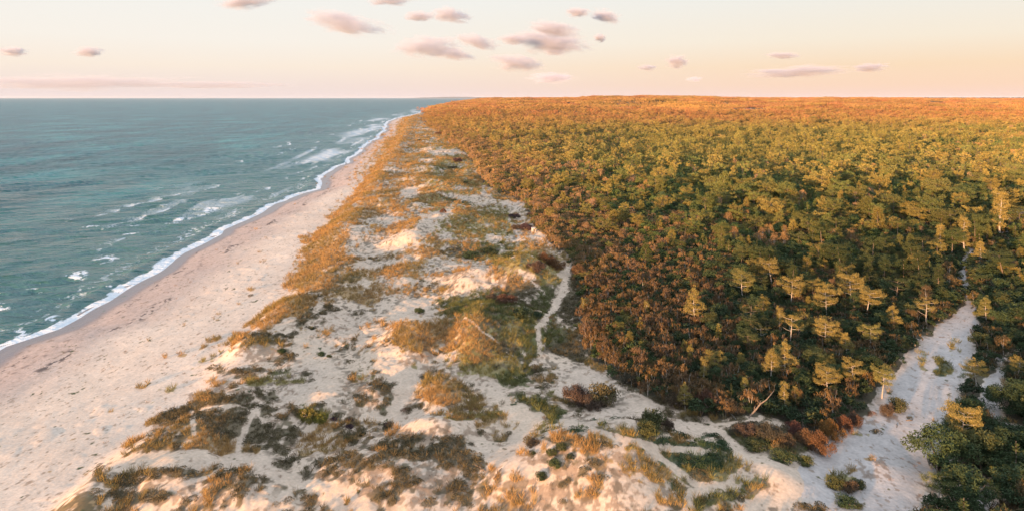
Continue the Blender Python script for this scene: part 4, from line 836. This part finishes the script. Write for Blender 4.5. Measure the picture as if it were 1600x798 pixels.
GX, GY, GS, kk = GX[sel], GY[sel], GS[sel], kk[sel]; GZ = terrain(GX, GY)
ti = np.where(np.isin(kk, [0, 3]), rs.integers(0, 3, len(GX)), np.where(kk == 2, np.where(rs.random(len(GX)) < .2, 3 + rs.integers(0, 3, len(GX)), rs.integers(0, 3, len(GX))), np.where(kk == 5, 6, np.where(rs.random(len(GX)) < .3, rs.integers(0, 3, len(GX)), 3 + rs.integers(0, 3, len(GX))))))
tt = KCOL[kk] * np.array([1, 1, 1]) * (.75 + .5 * rs.random(len(GX)))[:, None]
mixn = fbm(GX / 5., GY / 6., 2, 430)[:, None]; tt = np.where((kk == 0)[:, None], lerp(tt, KCOL[3] * .8, np.clip((mixn - .45) * 3, 0, .7)), tt); tt = np.where((kk == 3)[:, None], lerp(tt, KCOL[2], np.clip((mixn - .5) * 3, 0, .6)), tt)
gs = GS * (.6 + .7 * rs.random(len(GX))) * np.where(kk == 5, .8, 1)
scatter('dune_grass', c_tuft, np.stack([GX, GY, GZ - .03], 1), rs.random(len(GX)) * 6.28, np.stack([gs, gs, gs / np.maximum(1, GS) ** .35], 1), ti, tt)
print('trees', len(TX), 'blocks', len(BX), 'tufts', len(GX), 'individual', cnt)

# ------------------------------------------------------------------ bushes on the dunes, each one by itself
BM = []
for sd, fl, tw in ((1, .62, False), (2, .45, False), (3, .7, False), (4, .6, True), (5, .8, True)):
    T, LB, C = bush(sd, 1.0 if not tw else 1.5, 1, fl, tw); BM.append((T.mesh('stem', True), C.mesh('foliage')))
for t, c in BM: t.materials.append(M_BARK); c.materials.append(M_LEAF)
G_ = (.075, .085, .032); DG = (.045, .06, .028); RB = (.135, .065, .04); BR = (.10, .065, .042); LG = (.17, .15, .035); RU = (.15, .072, .036); PB = (.085, .05, .05)
BUSH = [ # px centre, py foot, half width px, height px, variant, colour, label
 (902, 634, 30, 34, 3, BR, 'wide dark brown bush, left half of the thicket on the sand below the winding path'),
 (943, 634, 32, 36, 0, (.11, .085, .035), 'wide olive-brown bush, right half of the big thicket on the sand below the winding path'),
 (925, 640, 26, 24, 3, BR, 'low brown bush in front of the big thicket below the winding path'),
 (1020, 668, 26, 36, 0, G_, 'rounded dark green bush on white sand left of the creeping plants'),
 (1008, 682, 22, 22, 2, (.09, .085, .035), 'lower olive bush in front of the rounded dark green bush'),
 (1042, 672, 14, 24, 3, BR, 'small brownish bush at the right shoulder of the rounded dark green bush'),
 (484, 662, 18, 22, 1, LG, 'bright yellow-green bush alone on the dune sand'), (501, 664, 13, 18, 1, LG, 'smaller yellow-green bush touching the bright one on its right'), (470, 650, 8, 9, 1, LG, 'tiny yellow-green sprig left of the bright bush'),
 (607, 668, 10, 8, 0, PB, 'lone dark oval bush right of the yellow-green bushes'), (521, 659, 8, 6, 0, PB, 'little dark bush right behind the yellow-green pair'), (546, 661, 9, 6, 0, PB, 'dark flat bush on bare sand, upper of two'), (546, 673, 9, 7, 0, PB, 'dark flat bush on bare sand, lower of two'),
 (567, 682, 7, 7, 0, DG, 'dark green knob of a bush below the flat pair'), (544, 692, 10, 8, 1, G_, 'olive green low bush lowest in the chain of knobs'),
 (502, 556, 9, 8, 0, DG, 'dark round bush in the middle of the sandy hollow'), (514, 559, 6, 5, 0, G_, 'tiny bush touching the dark round one in the sandy hollow'), (440, 552, 9, 8, 0, DG, 'dark bush on the right toe of the ochre seaward mound'), (488, 516, 5, 4, 0, DG, 'small dark bush in the upper sandy hollow'),
 (655, 490, 10, 12, 0, G_, 'green bush standing in the white sand bay'),
 (878, 706, 14, 12, 0, G_, 'green bush on the flank of the big orange mound, upper right of a chain'), (862, 712, 10, 12, 1, G_, 'green bush on the flank of the big orange mound, upper left of a chain'), (866, 734, 15, 14, 0, G_, 'green bush midway down the flank of the big orange mound'), (892, 718, 9, 8, 1, DG, 'small dark bush right of the chain on the orange mound'), (846, 753, 13, 13, 0, DG, 'dark green bush lowest on the flank of the big orange mound'),
 (834, 711, 5, 6, 0, DG, 'tiny dark bush left of the chain on the orange mound'), (833, 697, 14, 12, 3, BR, 'brown cap of heather on the small sand knoll'),
 (790, 478, 22, 20, 3, RB, 'wine-red bush in the hollow of the grassy dune'), (770, 470, 14, 14, 3, BR, 'brown bush left of the wine-red one in the grassy hollow'), (815, 496, 20, 20, 0, DG, 'dark green bush right below the wine-red bush'), (838, 500, 14, 14, 0, DG, 'second dark green bush, nearer the winding path'),
 (838, 428, 18, 22, 4, BR, 'brown bush behind the yellow crest dune'), (868, 424, 18, 24, 4, RU, 'rust-red bush at the top of the winding path'), (852, 412, 16, 20, 4, RU, 'rust-orange bush between crest dune and path top'), (905, 436, 18, 26, 4, RU, 'rust-red bush right of the path top'),
 (736, 404, 18, 12, 0, DG, 'dark green bush in the shade behind the middle sand blowout'), (765, 400, 22, 14, 0, DG, 'wide dark bush behind the yellow crest dune, left one'), (800, 402, 20, 12, 0, G_, 'green bush behind the yellow crest dune, right one'),
 (804, 343, 12, 10, 3, PB, 'plum-brown oval bush ringed by the little looping path'), (822, 362, 12, 16, 3, PB, 'plum-brown bush just left of the white block'), (829, 340, 8, 9, 3, BR, 'brown bush above the looping path'), (806, 361, 9, 10, 3, BR, 'dark bush left below the looping path'),
 (715, 255, 9, 10, 3, PB, 'dark plum bush alone on the far pale dunes'), (708, 264, 11, 4, 3, BR, 'flat brown bush just below the plum bush'), (692, 332, 6, 9, 4, RU, 'small rust bush at the head of the white blowout'), (725, 287, 9, 5, 0, DG, 'flat green bush below the far pale dunes'),
 (734, 236, 12, 6, 3, BR, 'brown bush at the far edge of the wood above the plum bush'), (745, 243, 10, 6, 0, BR, 'brown-green bush at the wood edge, right of the far sand streak'), (690, 210, 12, 6, 3, RB, 'wine-brown bush far off where dunes meet wood'), (655, 221, 4, 4, 0, DG, 'tiny dark bush on the far golden dune'),
 (1168, 684, 24, 22, 3, BR, 'brown bush below the thin white path, left one'), (1200, 690, 26, 26, 3, (.075, .06, .045), 'dark brown bush below the thin white path, middle one'), (1228, 700, 22, 22, 3, BR, 'brown bush below the thin white path, right one'), (1180, 705, 24, 16, 0, G_, 'low green bush in front of the brown thicket, left one'), (1222, 722, 26, 18, 0, G_, 'low green bush in front of the brown thicket, middle one'), (1258, 728, 18, 16, 0, (.10, .10, .035), 'yellowish green bush in front of the brown thicket, right one'), (1146, 680, 10, 10, 2, (.09, .08, .045), 'small grey-green bush left of the brown thicket'),
 (1262, 700, 22, 34, 4, RU, 'rust-red shrub at the wood front, far left of the row'), (1283, 712, 24, 42, 4, RU, 'tallest rust-red shrub in the row by the sand bay'), (1300, 690, 22, 38, 4, (.22, .10, .035), 'orange-brown shrub in the middle of the rust row'), (1318, 678, 18, 34, 4, RU, 'rust-red shrub, right end of the row'), (1240, 680, 16, 28, 4, RB, 'wine-brown shrub behind the left end of the rust row'), (1336, 668, 14, 26, 3, BR, 'brown shrub between rust row and sand bay'),
 (1306, 766, 18, 22, 0, G_, 'green bush at the bottom edge left of the wide track, upper left of a group'), (1328, 772, 20, 22, 3, BR, 'brown bush amid the green group at the bottom edge'), (1342, 764, 14, 16, 0, G_, 'green bush at the bottom edge, right of a group'), (1322, 794, 22, 18, 0, DG, 'dark bush at the bottom edge nearest the viewer'), (1341, 795, 10, 10, 0, DG, 'small dark bush touching the wide track at the bottom edge'),
 (1403, 645, 18, 26, 0, G_, 'green bush at the tip of the left bank facing the sand bay'), (1388, 652, 14, 26, 3, BR, 'brown bush on the left bank next to the driftwood'), (1060, 640, 24, 32, 3, BR, 'dark brown shrub at the wood front right of the green bush'), (1105, 645, 24, 40, 4, RB, 'large red-brown round shrub at the wood front'), (1145, 650, 20, 30, 4, BR, 'brown shrub left of the fallen grey limb'), (1035, 612, 20, 28, 3, BR, 'dark brown shrub at the wood corner above the white sand'), (985, 604, 20, 22, 3, (.085, .06, .04), 'dark shrub between the big thicket and the wood'),
 (1463, 735, 14, 30, 4, (.10, .10, .07), 'pale grey-green twiggy bush at the left foot of the corner clump'), (1487, 742, 12, 24, 4, (.12, .10, .06), 'straw-toned twiggy bush in front of the corner clump')]
for (bx, by, hw, hp, vi, c, lab) in BUSH:
    X, Y, Z = hit(bx, by); rx = hw * Y / F; hz = hp * Y / F * .78; ry = max(rx * .8, .4)
    Y2 = Y + ry * .6; X2 = bx * 1. and (bx - CX) / F * Y2; Z2 = float(terrain(np.array([X2]), np.array([Y2]))[0])
    root = bpy.data.objects.new('bush', None); link(root); root.location = (X2, Y2, Z2 - .05); root.rotation_euler = (0, 0, random.random() * 6.28); f_ = [.62, .45, .7, .6, .8][vi]
    root.scale = (rx / 1.08, rx / 1.08 if rx < 3 else ry, max(hz / (f_ + .15), .15)); tag(root, lab, 'bush')
    t, m_ = BM[vi]; o = obj('foliage', m_, None, root); o['tint'] = [v * random.uniform(.9, 1.1) for v in c]; obj('stem', t, None, root)

# ------------------------------------------------------------------ small things
def limb_obj(name, pts_px, rads, matl, label, cat, lift=0.1, k=7, twigs=0, seed=1):
    T = MB(); P_ = []
    for (a, b, dz) in pts_px:
        X, Y, Z = hit(a, b); o3 = dz if isinstance(dz, tuple) else (0, 0, dz); P_.append((X + o3[0], Y + o3[1], Z + lift + o3[2]))
    b0 = np.array(P_[0]); r = random.Random(seed); T.tube([np.array(p_) - b0 for p_ in P_], rads, k)
    root = bpy.data.objects.new(name, None); link(root); root.location = P_[0]; tag(root, label, cat)
    obj('trunk', T.mesh('trunk', True), matl, root)
    for j in range(twigs):
        i = r.randrange(1, len(P_)); p0 = np.array(P_[i]) - b0; W_ = MB(); d = np.array([r.uniform(-.8, .8), r.uniform(-.4, .4), r.uniform(.3, .9)]); W_.tube([p0, p0 + d * .6, p0 + d * 1.0 + np.array([.1, 0, -.05])], [rads[i] * .5, rads[i] * .35, .01], 5); obj('limb', W_.mesh('limb', True), matl, root)
limb_obj('fallen_tree', [(1170, 653, o_) for o_ in ((0, 0, 0), (.7, .3, .5), (1.4, .5, 1.2), (2.1, .6, 1.6), (3.0, .8, 2.5))], [.07, .10, .08, .06, .03], M_BARK, 'grey fallen tree limb rising from the thin white path into the wood', 'fallen tree', twigs=4)
limb_obj('driftwood', [(1416, 657, 0), (1421, 656.6, .03), (1426, 656.8, 0)], [.05, .07, .03], M_BARK, 'short dark log lying flat on the sand bay by the left bank', 'driftwood', .04)
limb_obj('driftwood', [(1401, 668, 0), (1401.6, 665, .02), (1401.3, 662, 0)], [.03, .05, .03], M_BARK, 'thin dark stick pointing down the sand bay left of the flat log', 'driftwood', .03)
limb_obj('driftwood', [(771, 749, 0), (777, 742, .06), (784, 733, .1)], [.06, .08, .03], M_BARK, 'dark dead branch lying aslant on the lit sand left of the orange mound', 'dead branch', .05, twigs=2)
limb_obj('driftwood', [(742, 727, 0), (750, 731, .05), (758, 736, 0)], [.04, .06, .03], M_BARK, 'dark gnarled branch lying beside the olive heath above the aslant branch', 'dead branch', .05, twigs=1)
limb_obj('dead_branch', [(1150, 0 + 655, 0), (1145, 650, .1), (1140, 648, .2)], [.05, .04, .01], M_PALE, 'short pale stick at the left start of the thin white path', 'dead branch', .03)
# pale block at the wood edge
def bevel_box(sx, sy, sz, bv=.04):
    import bmesh
    bm = bmesh.new(); bmesh.ops.create_cube(bm, size=1)
    for v in bm.verts: v.co = (v.co.x * sx, v.co.y * sy, (v.co.z + .5) * sz)
    if bv: bmesh.ops.bevel(bm, geom=list(bm.edges), offset=bv, segments=2, affect='EDGES')
    me_ = bpy.data.meshes.new('block'); bm.to_mesh(me_); bm.free(); return me_
def plain(name, c, rough=.8):
    m, nt, N = mat(name); p = principled(nt, N); sock(p, 'Roughness', rough); tc = N('ShaderNodeTexCoord'); n_ = N('ShaderNodeTexNoise'); n_.inputs['Scale'].default_value = 3; nt.links.new(tc.outputs['Object'], n_.inputs[0])
    nt.links.new(ramp(nt, N, n_.outputs[0], [(.3, tuple(v * .85 for v in c)), (.7, tuple(min(1, v * 1.08) for v in c))]), p.inputs['Base Color']); return m
M_WHITE = plain('weathered_white', (.58, .53, .48)); M_TILE = plain('roof_tile', (.28, .10, .06)); M_DARK = plain('dark_cloth', (.03, .028, .03)); M_SKIN = plain('skin', (.45, .28, .2)); M_GLASS = plain('window_glass', (.05, .06, .07), .15); M_WOOD = plain('grey_wood', (.25, .2, .16))
X, Y, Z = hit(834, 363)
root = bpy.data.objects.new('concrete_block', None); link(root); root.location = (X, Y, Z); root.rotation_euler = (0, 0, .25); tag(root, 'small white concrete box standing alone at the wood edge by the looping path', 'concrete box')
obj('body', bevel_box(1.0, .9, 1.1), M_WHITE, root); o = obj('lid', bevel_box(1.12, 1.0, .1, .02), M_WHITE, root); o.location = (0, 0, 1.102); o = obj('hatch', bevel_box(.5, .05, .7, .01), M_WOOD, root); o.location = (0, -.46, .2)
# farmhouse in the far clearing
def house(px_, py_, w, d, h, rz, lab, nwin):
    X, Y, Z = hit(px_, py_); root = bpy.data.objects.new('farmhouse', None); link(root); root.location = (X, Y, Z - .5); root.rotation_euler = (0, 0, rz); tag(root, lab, 'farmhouse')
    obj('wall', bevel_box(w, d, h, .05), M_WHITE, root)
    rf = MB(); e = .5; rh = d * .42; x0, x1 = -w / 2 - e, w / 2 + e; y0, y1 = -d / 2 - e, d / 2 + e
    V = [(x0, y0, h), (x1, y0, h), (x1, y1, h), (x0, y1, h), (x0, 0, h + rh), (x1, 0, h + rh)]; rf.add(V, [(0, 1, 5), (0, 5, 4), (2, 3, 4), (2, 4, 5), (0, 4, 3), (1, 2, 5), (0, 3, 2), (0, 2, 1)]); r_ = obj('roof', rf.mesh('roof'), M_TILE, root)
    ch = obj('chimney', bevel_box(.9, .9, 1.8), M_WHITE, r_); ch.location = (w * .2, 0, h + rh - .6)
    for j in range(nwin):
        o = obj('window', bevel_box(1.2, .12, 1.3, .02), M_GLASS, root); o.location = (-w / 2 + w * (j + .8) / (nwin + .6), -d / 2 - .03, 1.3)
    o = obj('door', bevel_box(1.1, .12, 2.1, .02), M_WOOD, root); o.location = (w * .02, -d / 2 - .03, .5)
house(1171, 174.2, 17, 8, 4.2, .1, 'white farmhouse in the far ochre clearing below the horizon', 4)
# walker on the beach
import bmesh
def person2(px_, py_, label):
    X, Y, Z = hit(px_, py_); me_ = bpy.data.meshes.new('body'); bm = bmesh.new(); sk = bm.verts.layers.skin.verify()
    V = [(0, 0, .95), (0, 0, 1.2), (0, .01, 1.42), (0, .01, 1.52), (0, .03, 1.64), (0, .03, 1.74), (-.2, 0, 1.42), (-.25, .03, 1.15), (-.22, .12, .92), (-.22, .15, .84), (.2, 0, 1.42), (.26, -.03, 1.15), (.24, .02, .9), (.24, .04, .82), (-.1, .0, .9), (-.12, .14, .5), (-.12, .06, .08), (-.12, .22, .04), (.1, 0, .9), (.12, -.02, .5), (.12, -.22, .1), (.12, -.08, .04)]
    Ed = [(0, 1), (1, 2), (2, 3), (3, 4), (4, 5), (2, 6), (6, 7), (7, 8), (8, 9), (2, 10), (10, 11), (11, 12), (12, 13), (0, 14), (14, 15), (15, 16), (16, 17), (0, 18), (18, 19), (19, 20), (20, 21)]
    rr = [.15, .15, .13, .055, .1, .085, .06, .05, .035, .035, .06, .05, .035, .035, .09, .065, .045, .04, .09, .065, .045, .04]
    vs = [bm.verts.new(v) for v in V]
    for a, b in Ed: bm.edges.new((vs[a], vs[b]))
    for i, v in enumerate(vs): v[sk].radius = (rr[i], rr[i] * .8); v[sk].use_root = i == 0
    bm.to_mesh(me_); bm.free(); o = obj('person', me_, M_DARK, None, (X, Y, Z)); o.modifiers.new('skin', 'SKIN'); sd = o.modifiers.new('sub', 'SUBSURF'); sd.levels = sd.render_levels = 1
    h_ = MB(); h_.tube([(0, .03, 1.64), (0, .02, 1.72), (0, .0, 1.79)], [.112, .115, .05], 8); obj('hair', h_.mesh('hair', True), M_WOOD, o)
    tag(o, label, 'person')
person2(540.5, 258.2, 'person in dark clothes walking along the waterline of the beach')

# ------------------------------------------------------------------ far coast
def far_coast():
    T = []; Yc = 34000.; n = 80; V = []; Q = []
    for i in range(n + 1):
        t = i / n; xp = 628 + t * 150; X = (xp - CX) / F * Yc; h = (8 + 62 * math.sin(math.pi * min(1, t * .9)) ** .8 * (.75 + .5 * float(vn(np.array([t * 9.]), np.array([0.]), 500)[0]))) * min(1, t * 5 + .15)
        V += [(X, Yc, -3), (X, Yc + 500, h), (X, Yc + 2600, h * .9), (X, Yc + 3400, -3)]
    for i in range(n):
        for j in range(3): a = i * 4 + j; Q.append((a, a + 4, a + 5, a + 1))
    return mesh_np('far_coast', V, quads=Q, smooth=True)
tag(obj('headland', far_coast(), plain('far_land', (.20, .16, .13))), kind='structure')

# ------------------------------------------------------------------ clouds
M_CLOUD, nt, N = mat('cloud'); pv = N('ShaderNodeVolumePrincipled'); oo = N('ShaderNodeOutputMaterial'); nt.links.new(pv.outputs[0], oo.inputs['Volume'])
pv.inputs['Color'].default_value = (.80, .74, .76, 1); pv.inputs['Anisotropy'].default_value = 0
tc = N('ShaderNodeTexCoord'); oi = N('ShaderNodeObjectInfo'); ln = N('ShaderNodeVectorMath', operation='LENGTH'); nt.links.new(tc.outputs['Object'], ln.inputs[0])
n_ = N('ShaderNodeTexNoise', noise_dimensions='4D'); n_.inputs['Scale'].default_value = 2.9; n_.inputs['Detail'].default_value = 7; n_.inputs['Roughness'].default_value = .68; nt.links.new(tc.outputs['Object'], n_.inputs['Vector'])
wm = N('ShaderNodeMath', operation='MULTIPLY'); nt.links.new(oi.outputs['Random'], wm.inputs[0]); wm.inputs[1].default_value = 40; nt.links.new(wm.outputs[0], n_.inputs['W'])
m1 = N('ShaderNodeMath', operation='MULTIPLY_ADD'); nt.links.new(ln.outputs['Value'], m1.inputs[0]); m1.inputs[1].default_value = -.5; m1.inputs[2].default_value = .0
m2 = N('ShaderNodeMath', operation='ADD'); nt.links.new(m1.outputs[0], m2.inputs[0]); nt.links.new(n_.outputs[0], m2.inputs[1])
m3 = N('ShaderNodeMapRange'); nt.links.new(m2.outputs[0], m3.inputs[0]); m3.inputs[1].default_value = .19; m3.inputs[2].default_value = .38
al = N('ShaderNodeAttribute', attribute_type='OBJECT', attribute_name='thick'); m4 = N('ShaderNodeMath', operation='MULTIPLY'); nt.links.new(m3.outputs[0], m4.inputs[0]); nt.links.new(al.outputs['Fac'], m4.inputs[1]); nt.links.new(m4.outputs[0], pv.inputs['Density'])
def ico(n=3):
    bm = bmesh.new(); bmesh.ops.create_icosphere(bm, subdivisions=n, radius=1); me_ = bpy.data.meshes.new('cloud'); bm.to_mesh(me_); bm.free(); me_.materials.append(M_CLOUD); return me_
ICO = ico()
CL = [(540, 36, 62, 17, -9, 'long cloud, pink at its left end and grey at its right, high over the sea'), (668, 74, 52, 17, 0, 'plump pink cloud above the coast, left neighbour of a grey streak'), (706, 84, 36, 10, -8, 'grey streak of cloud right of the plump pink cloud'),
      (703, 24, 34, 12, -6, 'small grey cloud high above the plump pink one'), (655, 26, 24, 8, 0, 'faint pink puff left of the small high grey cloud'), (745, 66, 34, 11, -14, 'thin slanting pink cloud left of the largest cloud'),
      (868, 46, 44, 12, -8, 'upper pink tier of the largest cloud'), (858, 66, 62, 17, -6, 'broad lower body of the largest cloud, pink and grey'), (800, 62, 24, 9, 0, 'pink left lobe of the largest cloud'), (866, 81, 20, 6, 0, 'small grey shred under the largest cloud'),
      (808, 98, 44, 13, -5, 'flat pink cloud with a grey keel below the largest cloud'), (862, 122, 36, 8, 0, 'dull grey cloudlet low over the wood'), (903, 20, 20, 8, 0, 'round pink puff near the top edge'), (945, 26, 26, 10, -10, 'ragged pink puff right of the round one at the top edge'),
      (937, 60, 10, 7, 0, 'tiny pink dot of cloud right of the largest cloud'), (385, 4, 44, 11, 4, 'pink cloud cut by the top edge over the sea'), (610, 2, 36, 8, 0, 'pink cloud cut by the top edge over the coast'), (20, 81, 24, 8, 0, 'little pink puff at the left edge of the sky'), (138, 81, 22, 8, 0, 'little pink puff, second from the left edge'),
      (1057, 97, 18, 11, 0, 'small upright pink-grey puff over the middle of the wood'), (1012, 106, 16, 5, 0, 'faint pink wisp left of the small upright puff'), (1224, 87, 30, 5, 0, 'short thin pink dash over the right wood'), (1250, 112, 86, 9, 3, 'long thin pink cloud bank over the right wood'), (1360, 106, 28, 7, 4, 'short pink shred right of the long thin bank'), (1085, 124, 12, 4, 0, 'tiny pink fleck low over the wood'),
      (110, 129, 190, 12, 0, 'long grey cloud band just above the sea horizon, left part'), (330, 133, 130, 6, 0, 'tapering right end of the grey band above the sea horizon')]
CLH = 1000.
for (cx_, cy_, rx, rz_, tilt, lab) in CL:
    D = F * CLH / (HY - cy_ ); D = min(D, 34000.); z = CH + (HY - cy_) * D / F
    o = obj('cloud', ICO, None, None, ((cx_ - CX) / F * D, D, z)); a = rx * D / F; b = rz_ * D / F
    o.scale = (a * 1.5, min(a, b * 3.0) * 1.1, b * 1.6); o.rotation_euler = (0, R(-tilt), 0); o['thick'] = 5.5 / (min(a, b * 3.0) * .9) * (.6 if rz_ > 6 else .5) * (.55 if cx_ < 400 and cy_ > 120 else 1); tag(o, lab, 'cloud')

M_HAZE, nt, N = mat('haze'); pv = N('ShaderNodeVolumePrincipled'); oo = N('ShaderNodeOutputMaterial'); nt.links.new(pv.outputs[0], oo.inputs['Volume']); pv.inputs['Color'].default_value = (.86, .84, .87, 1); pv.inputs['Density'].default_value = 1.0e-5; pv.inputs['Anisotropy'].default_value = .0
hz = obj('haze', bevel_box(1, 1, 1, 0), M_HAZE, None, (0, 30000, -9)); hz.scale = (150000, 90000, 132); tag(hz, kind='stuff')
# ------------------------------------------------------------------ light, sky, camera
SUN_AZ = R(38); SUN_EL = R(4.2)     # the light travels SUN_AZ to the right of the view, from behind on the left
sd = bpy.data.lights.new('sun', 'SUN'); sd.energy = 5.0; sd.angle = R(.6); sd.color = (1.0, .60, .30)
so = bpy.data.objects.new('sun', sd); link(so); dv = Vector((math.sin(SUN_AZ) * math.cos(SUN_EL), math.cos(SUN_AZ) * math.cos(SUN_EL), -math.sin(SUN_EL))); so.rotation_euler = dv.to_track_quat('-Z', 'Y').to_euler()
W = bpy.data.worlds.new('World'); S.world = W; W.use_nodes = True; nt = W.node_tree; nt.nodes.clear(); N = lambda t, **k: _nd(nt, t, k)
sky = N('ShaderNodeTexSky', sky_type='NISHITA'); sky.sun_disc = False; sky.sun_elevation = SUN_EL; sky.sun_rotation = SUN_AZ + math.pi; sky.altitude = 40; sky.dust_density = 1.5
tc = N('ShaderNodeTexCoord'); sx = N('ShaderNodeSeparateXYZ'); nt.links.new(tc.outputs['Generated'], sx.inputs[0])
EXPO = 1.08; K = 2 ** EXPO
def lin(*c): return tuple(((v / 255.) / 12.92 if v <= 10 else ((v / 255. + .055) / 1.055) ** 2.4) / K for v in c)
def zr(stops): return ramp(nt, N, mzr.outputs[0], stops)
mzr = N('ShaderNodeMapRange'); nt.links.new(sx.outputs[2], mzr.inputs[0]); mzr.inputs[1].default_value = 0; mzr.inputs[2].default_value = .40
lft = zr([(0, lin(240, 222, 220)), (.045, lin(244, 226, 218)), (.11, lin(251, 236, 220)), (.20, lin(249, 242, 232)), (.36, lin(244, 243, 238)), (.55, tuple(v * 1.2 for v in lin(216, 227, 236))), (.78, tuple(v * 1.75 for v in lin(184, 205, 226))), (1, tuple(v * 2.0 for v in lin(186, 204, 226)))])
rgt = zr([(0, lin(250, 214, 200)), (.045, lin(252, 217, 190)), (.11, lin(251, 222, 190)), (.20, lin(248, 235, 215)), (.36, lin(240, 239, 232)), (.55, tuple(v * 1.2 for v in lin(216, 227, 236))), (.78, tuple(v * 1.75 for v in lin(184, 205, 226))), (1, tuple(v * 2.0 for v in lin(186, 204, 226)))])
mx = N('ShaderNodeMapRange', interpolation_type='SMOOTHSTEP'); nt.links.new(sx.outputs[0], mx.inputs[0]); mx.inputs[1].default_value = -.45; mx.inputs[2].default_value = .62
g = mixc(nt, N, lft, rgt, mx.outputs[0])
b1 = N('ShaderNodeBackground'); nt.links.new(g, b1.inputs[0]); b1.inputs[1].default_value = 1.0
b2 = N('ShaderNodeBackground'); nt.links.new(sky.outputs[0], b2.inputs[0]); b2.inputs[1].default_value = .15
ms = N('ShaderNodeMixShader'); mf = N('ShaderNodeMapRange', interpolation_type='SMOOTHSTEP'); nt.links.new(sx.outputs[2], mf.inputs[0]); mf.inputs[1].default_value = .35; mf.inputs[2].default_value = 1.1; mf.inputs[4].default_value = .3
nt.links.new(mf.outputs[0], ms.inputs[0]); nt.links.new(b1.outputs[0], ms.inputs[1]); nt.links.new(b2.outputs[0], ms.inputs[2]); wo = N('ShaderNodeOutputWorld'); nt.links.new(ms.outputs[0], wo.inputs[0])

cam = bpy.data.cameras.new('camera'); co = bpy.data.objects.new('camera', cam); link(co); co.location = (0, 0, CH); co.rotation_euler = (R(90), 0, 0)
cam.sensor_width = 36; cam.lens = 36 * F / 1600; cam.shift_y = -(399 - HY) / 1600; cam.clip_start = 1; cam.clip_end = 200000; S.camera = co
S.view_settings.view_transform = 'Standard'; S.view_settings.look = 'None'; S.view_settings.gamma = 1; S.view_settings.exposure = EXPO
S.cycles.max_bounces = 4; S.cycles.diffuse_bounces = 2; S.cycles.glossy_bounces = 2; S.cycles.transmission_bounces = 2; S.cycles.volume_bounces = 2; S.cycles.use_denoising = True
S.cycles.volume_max_steps = 256
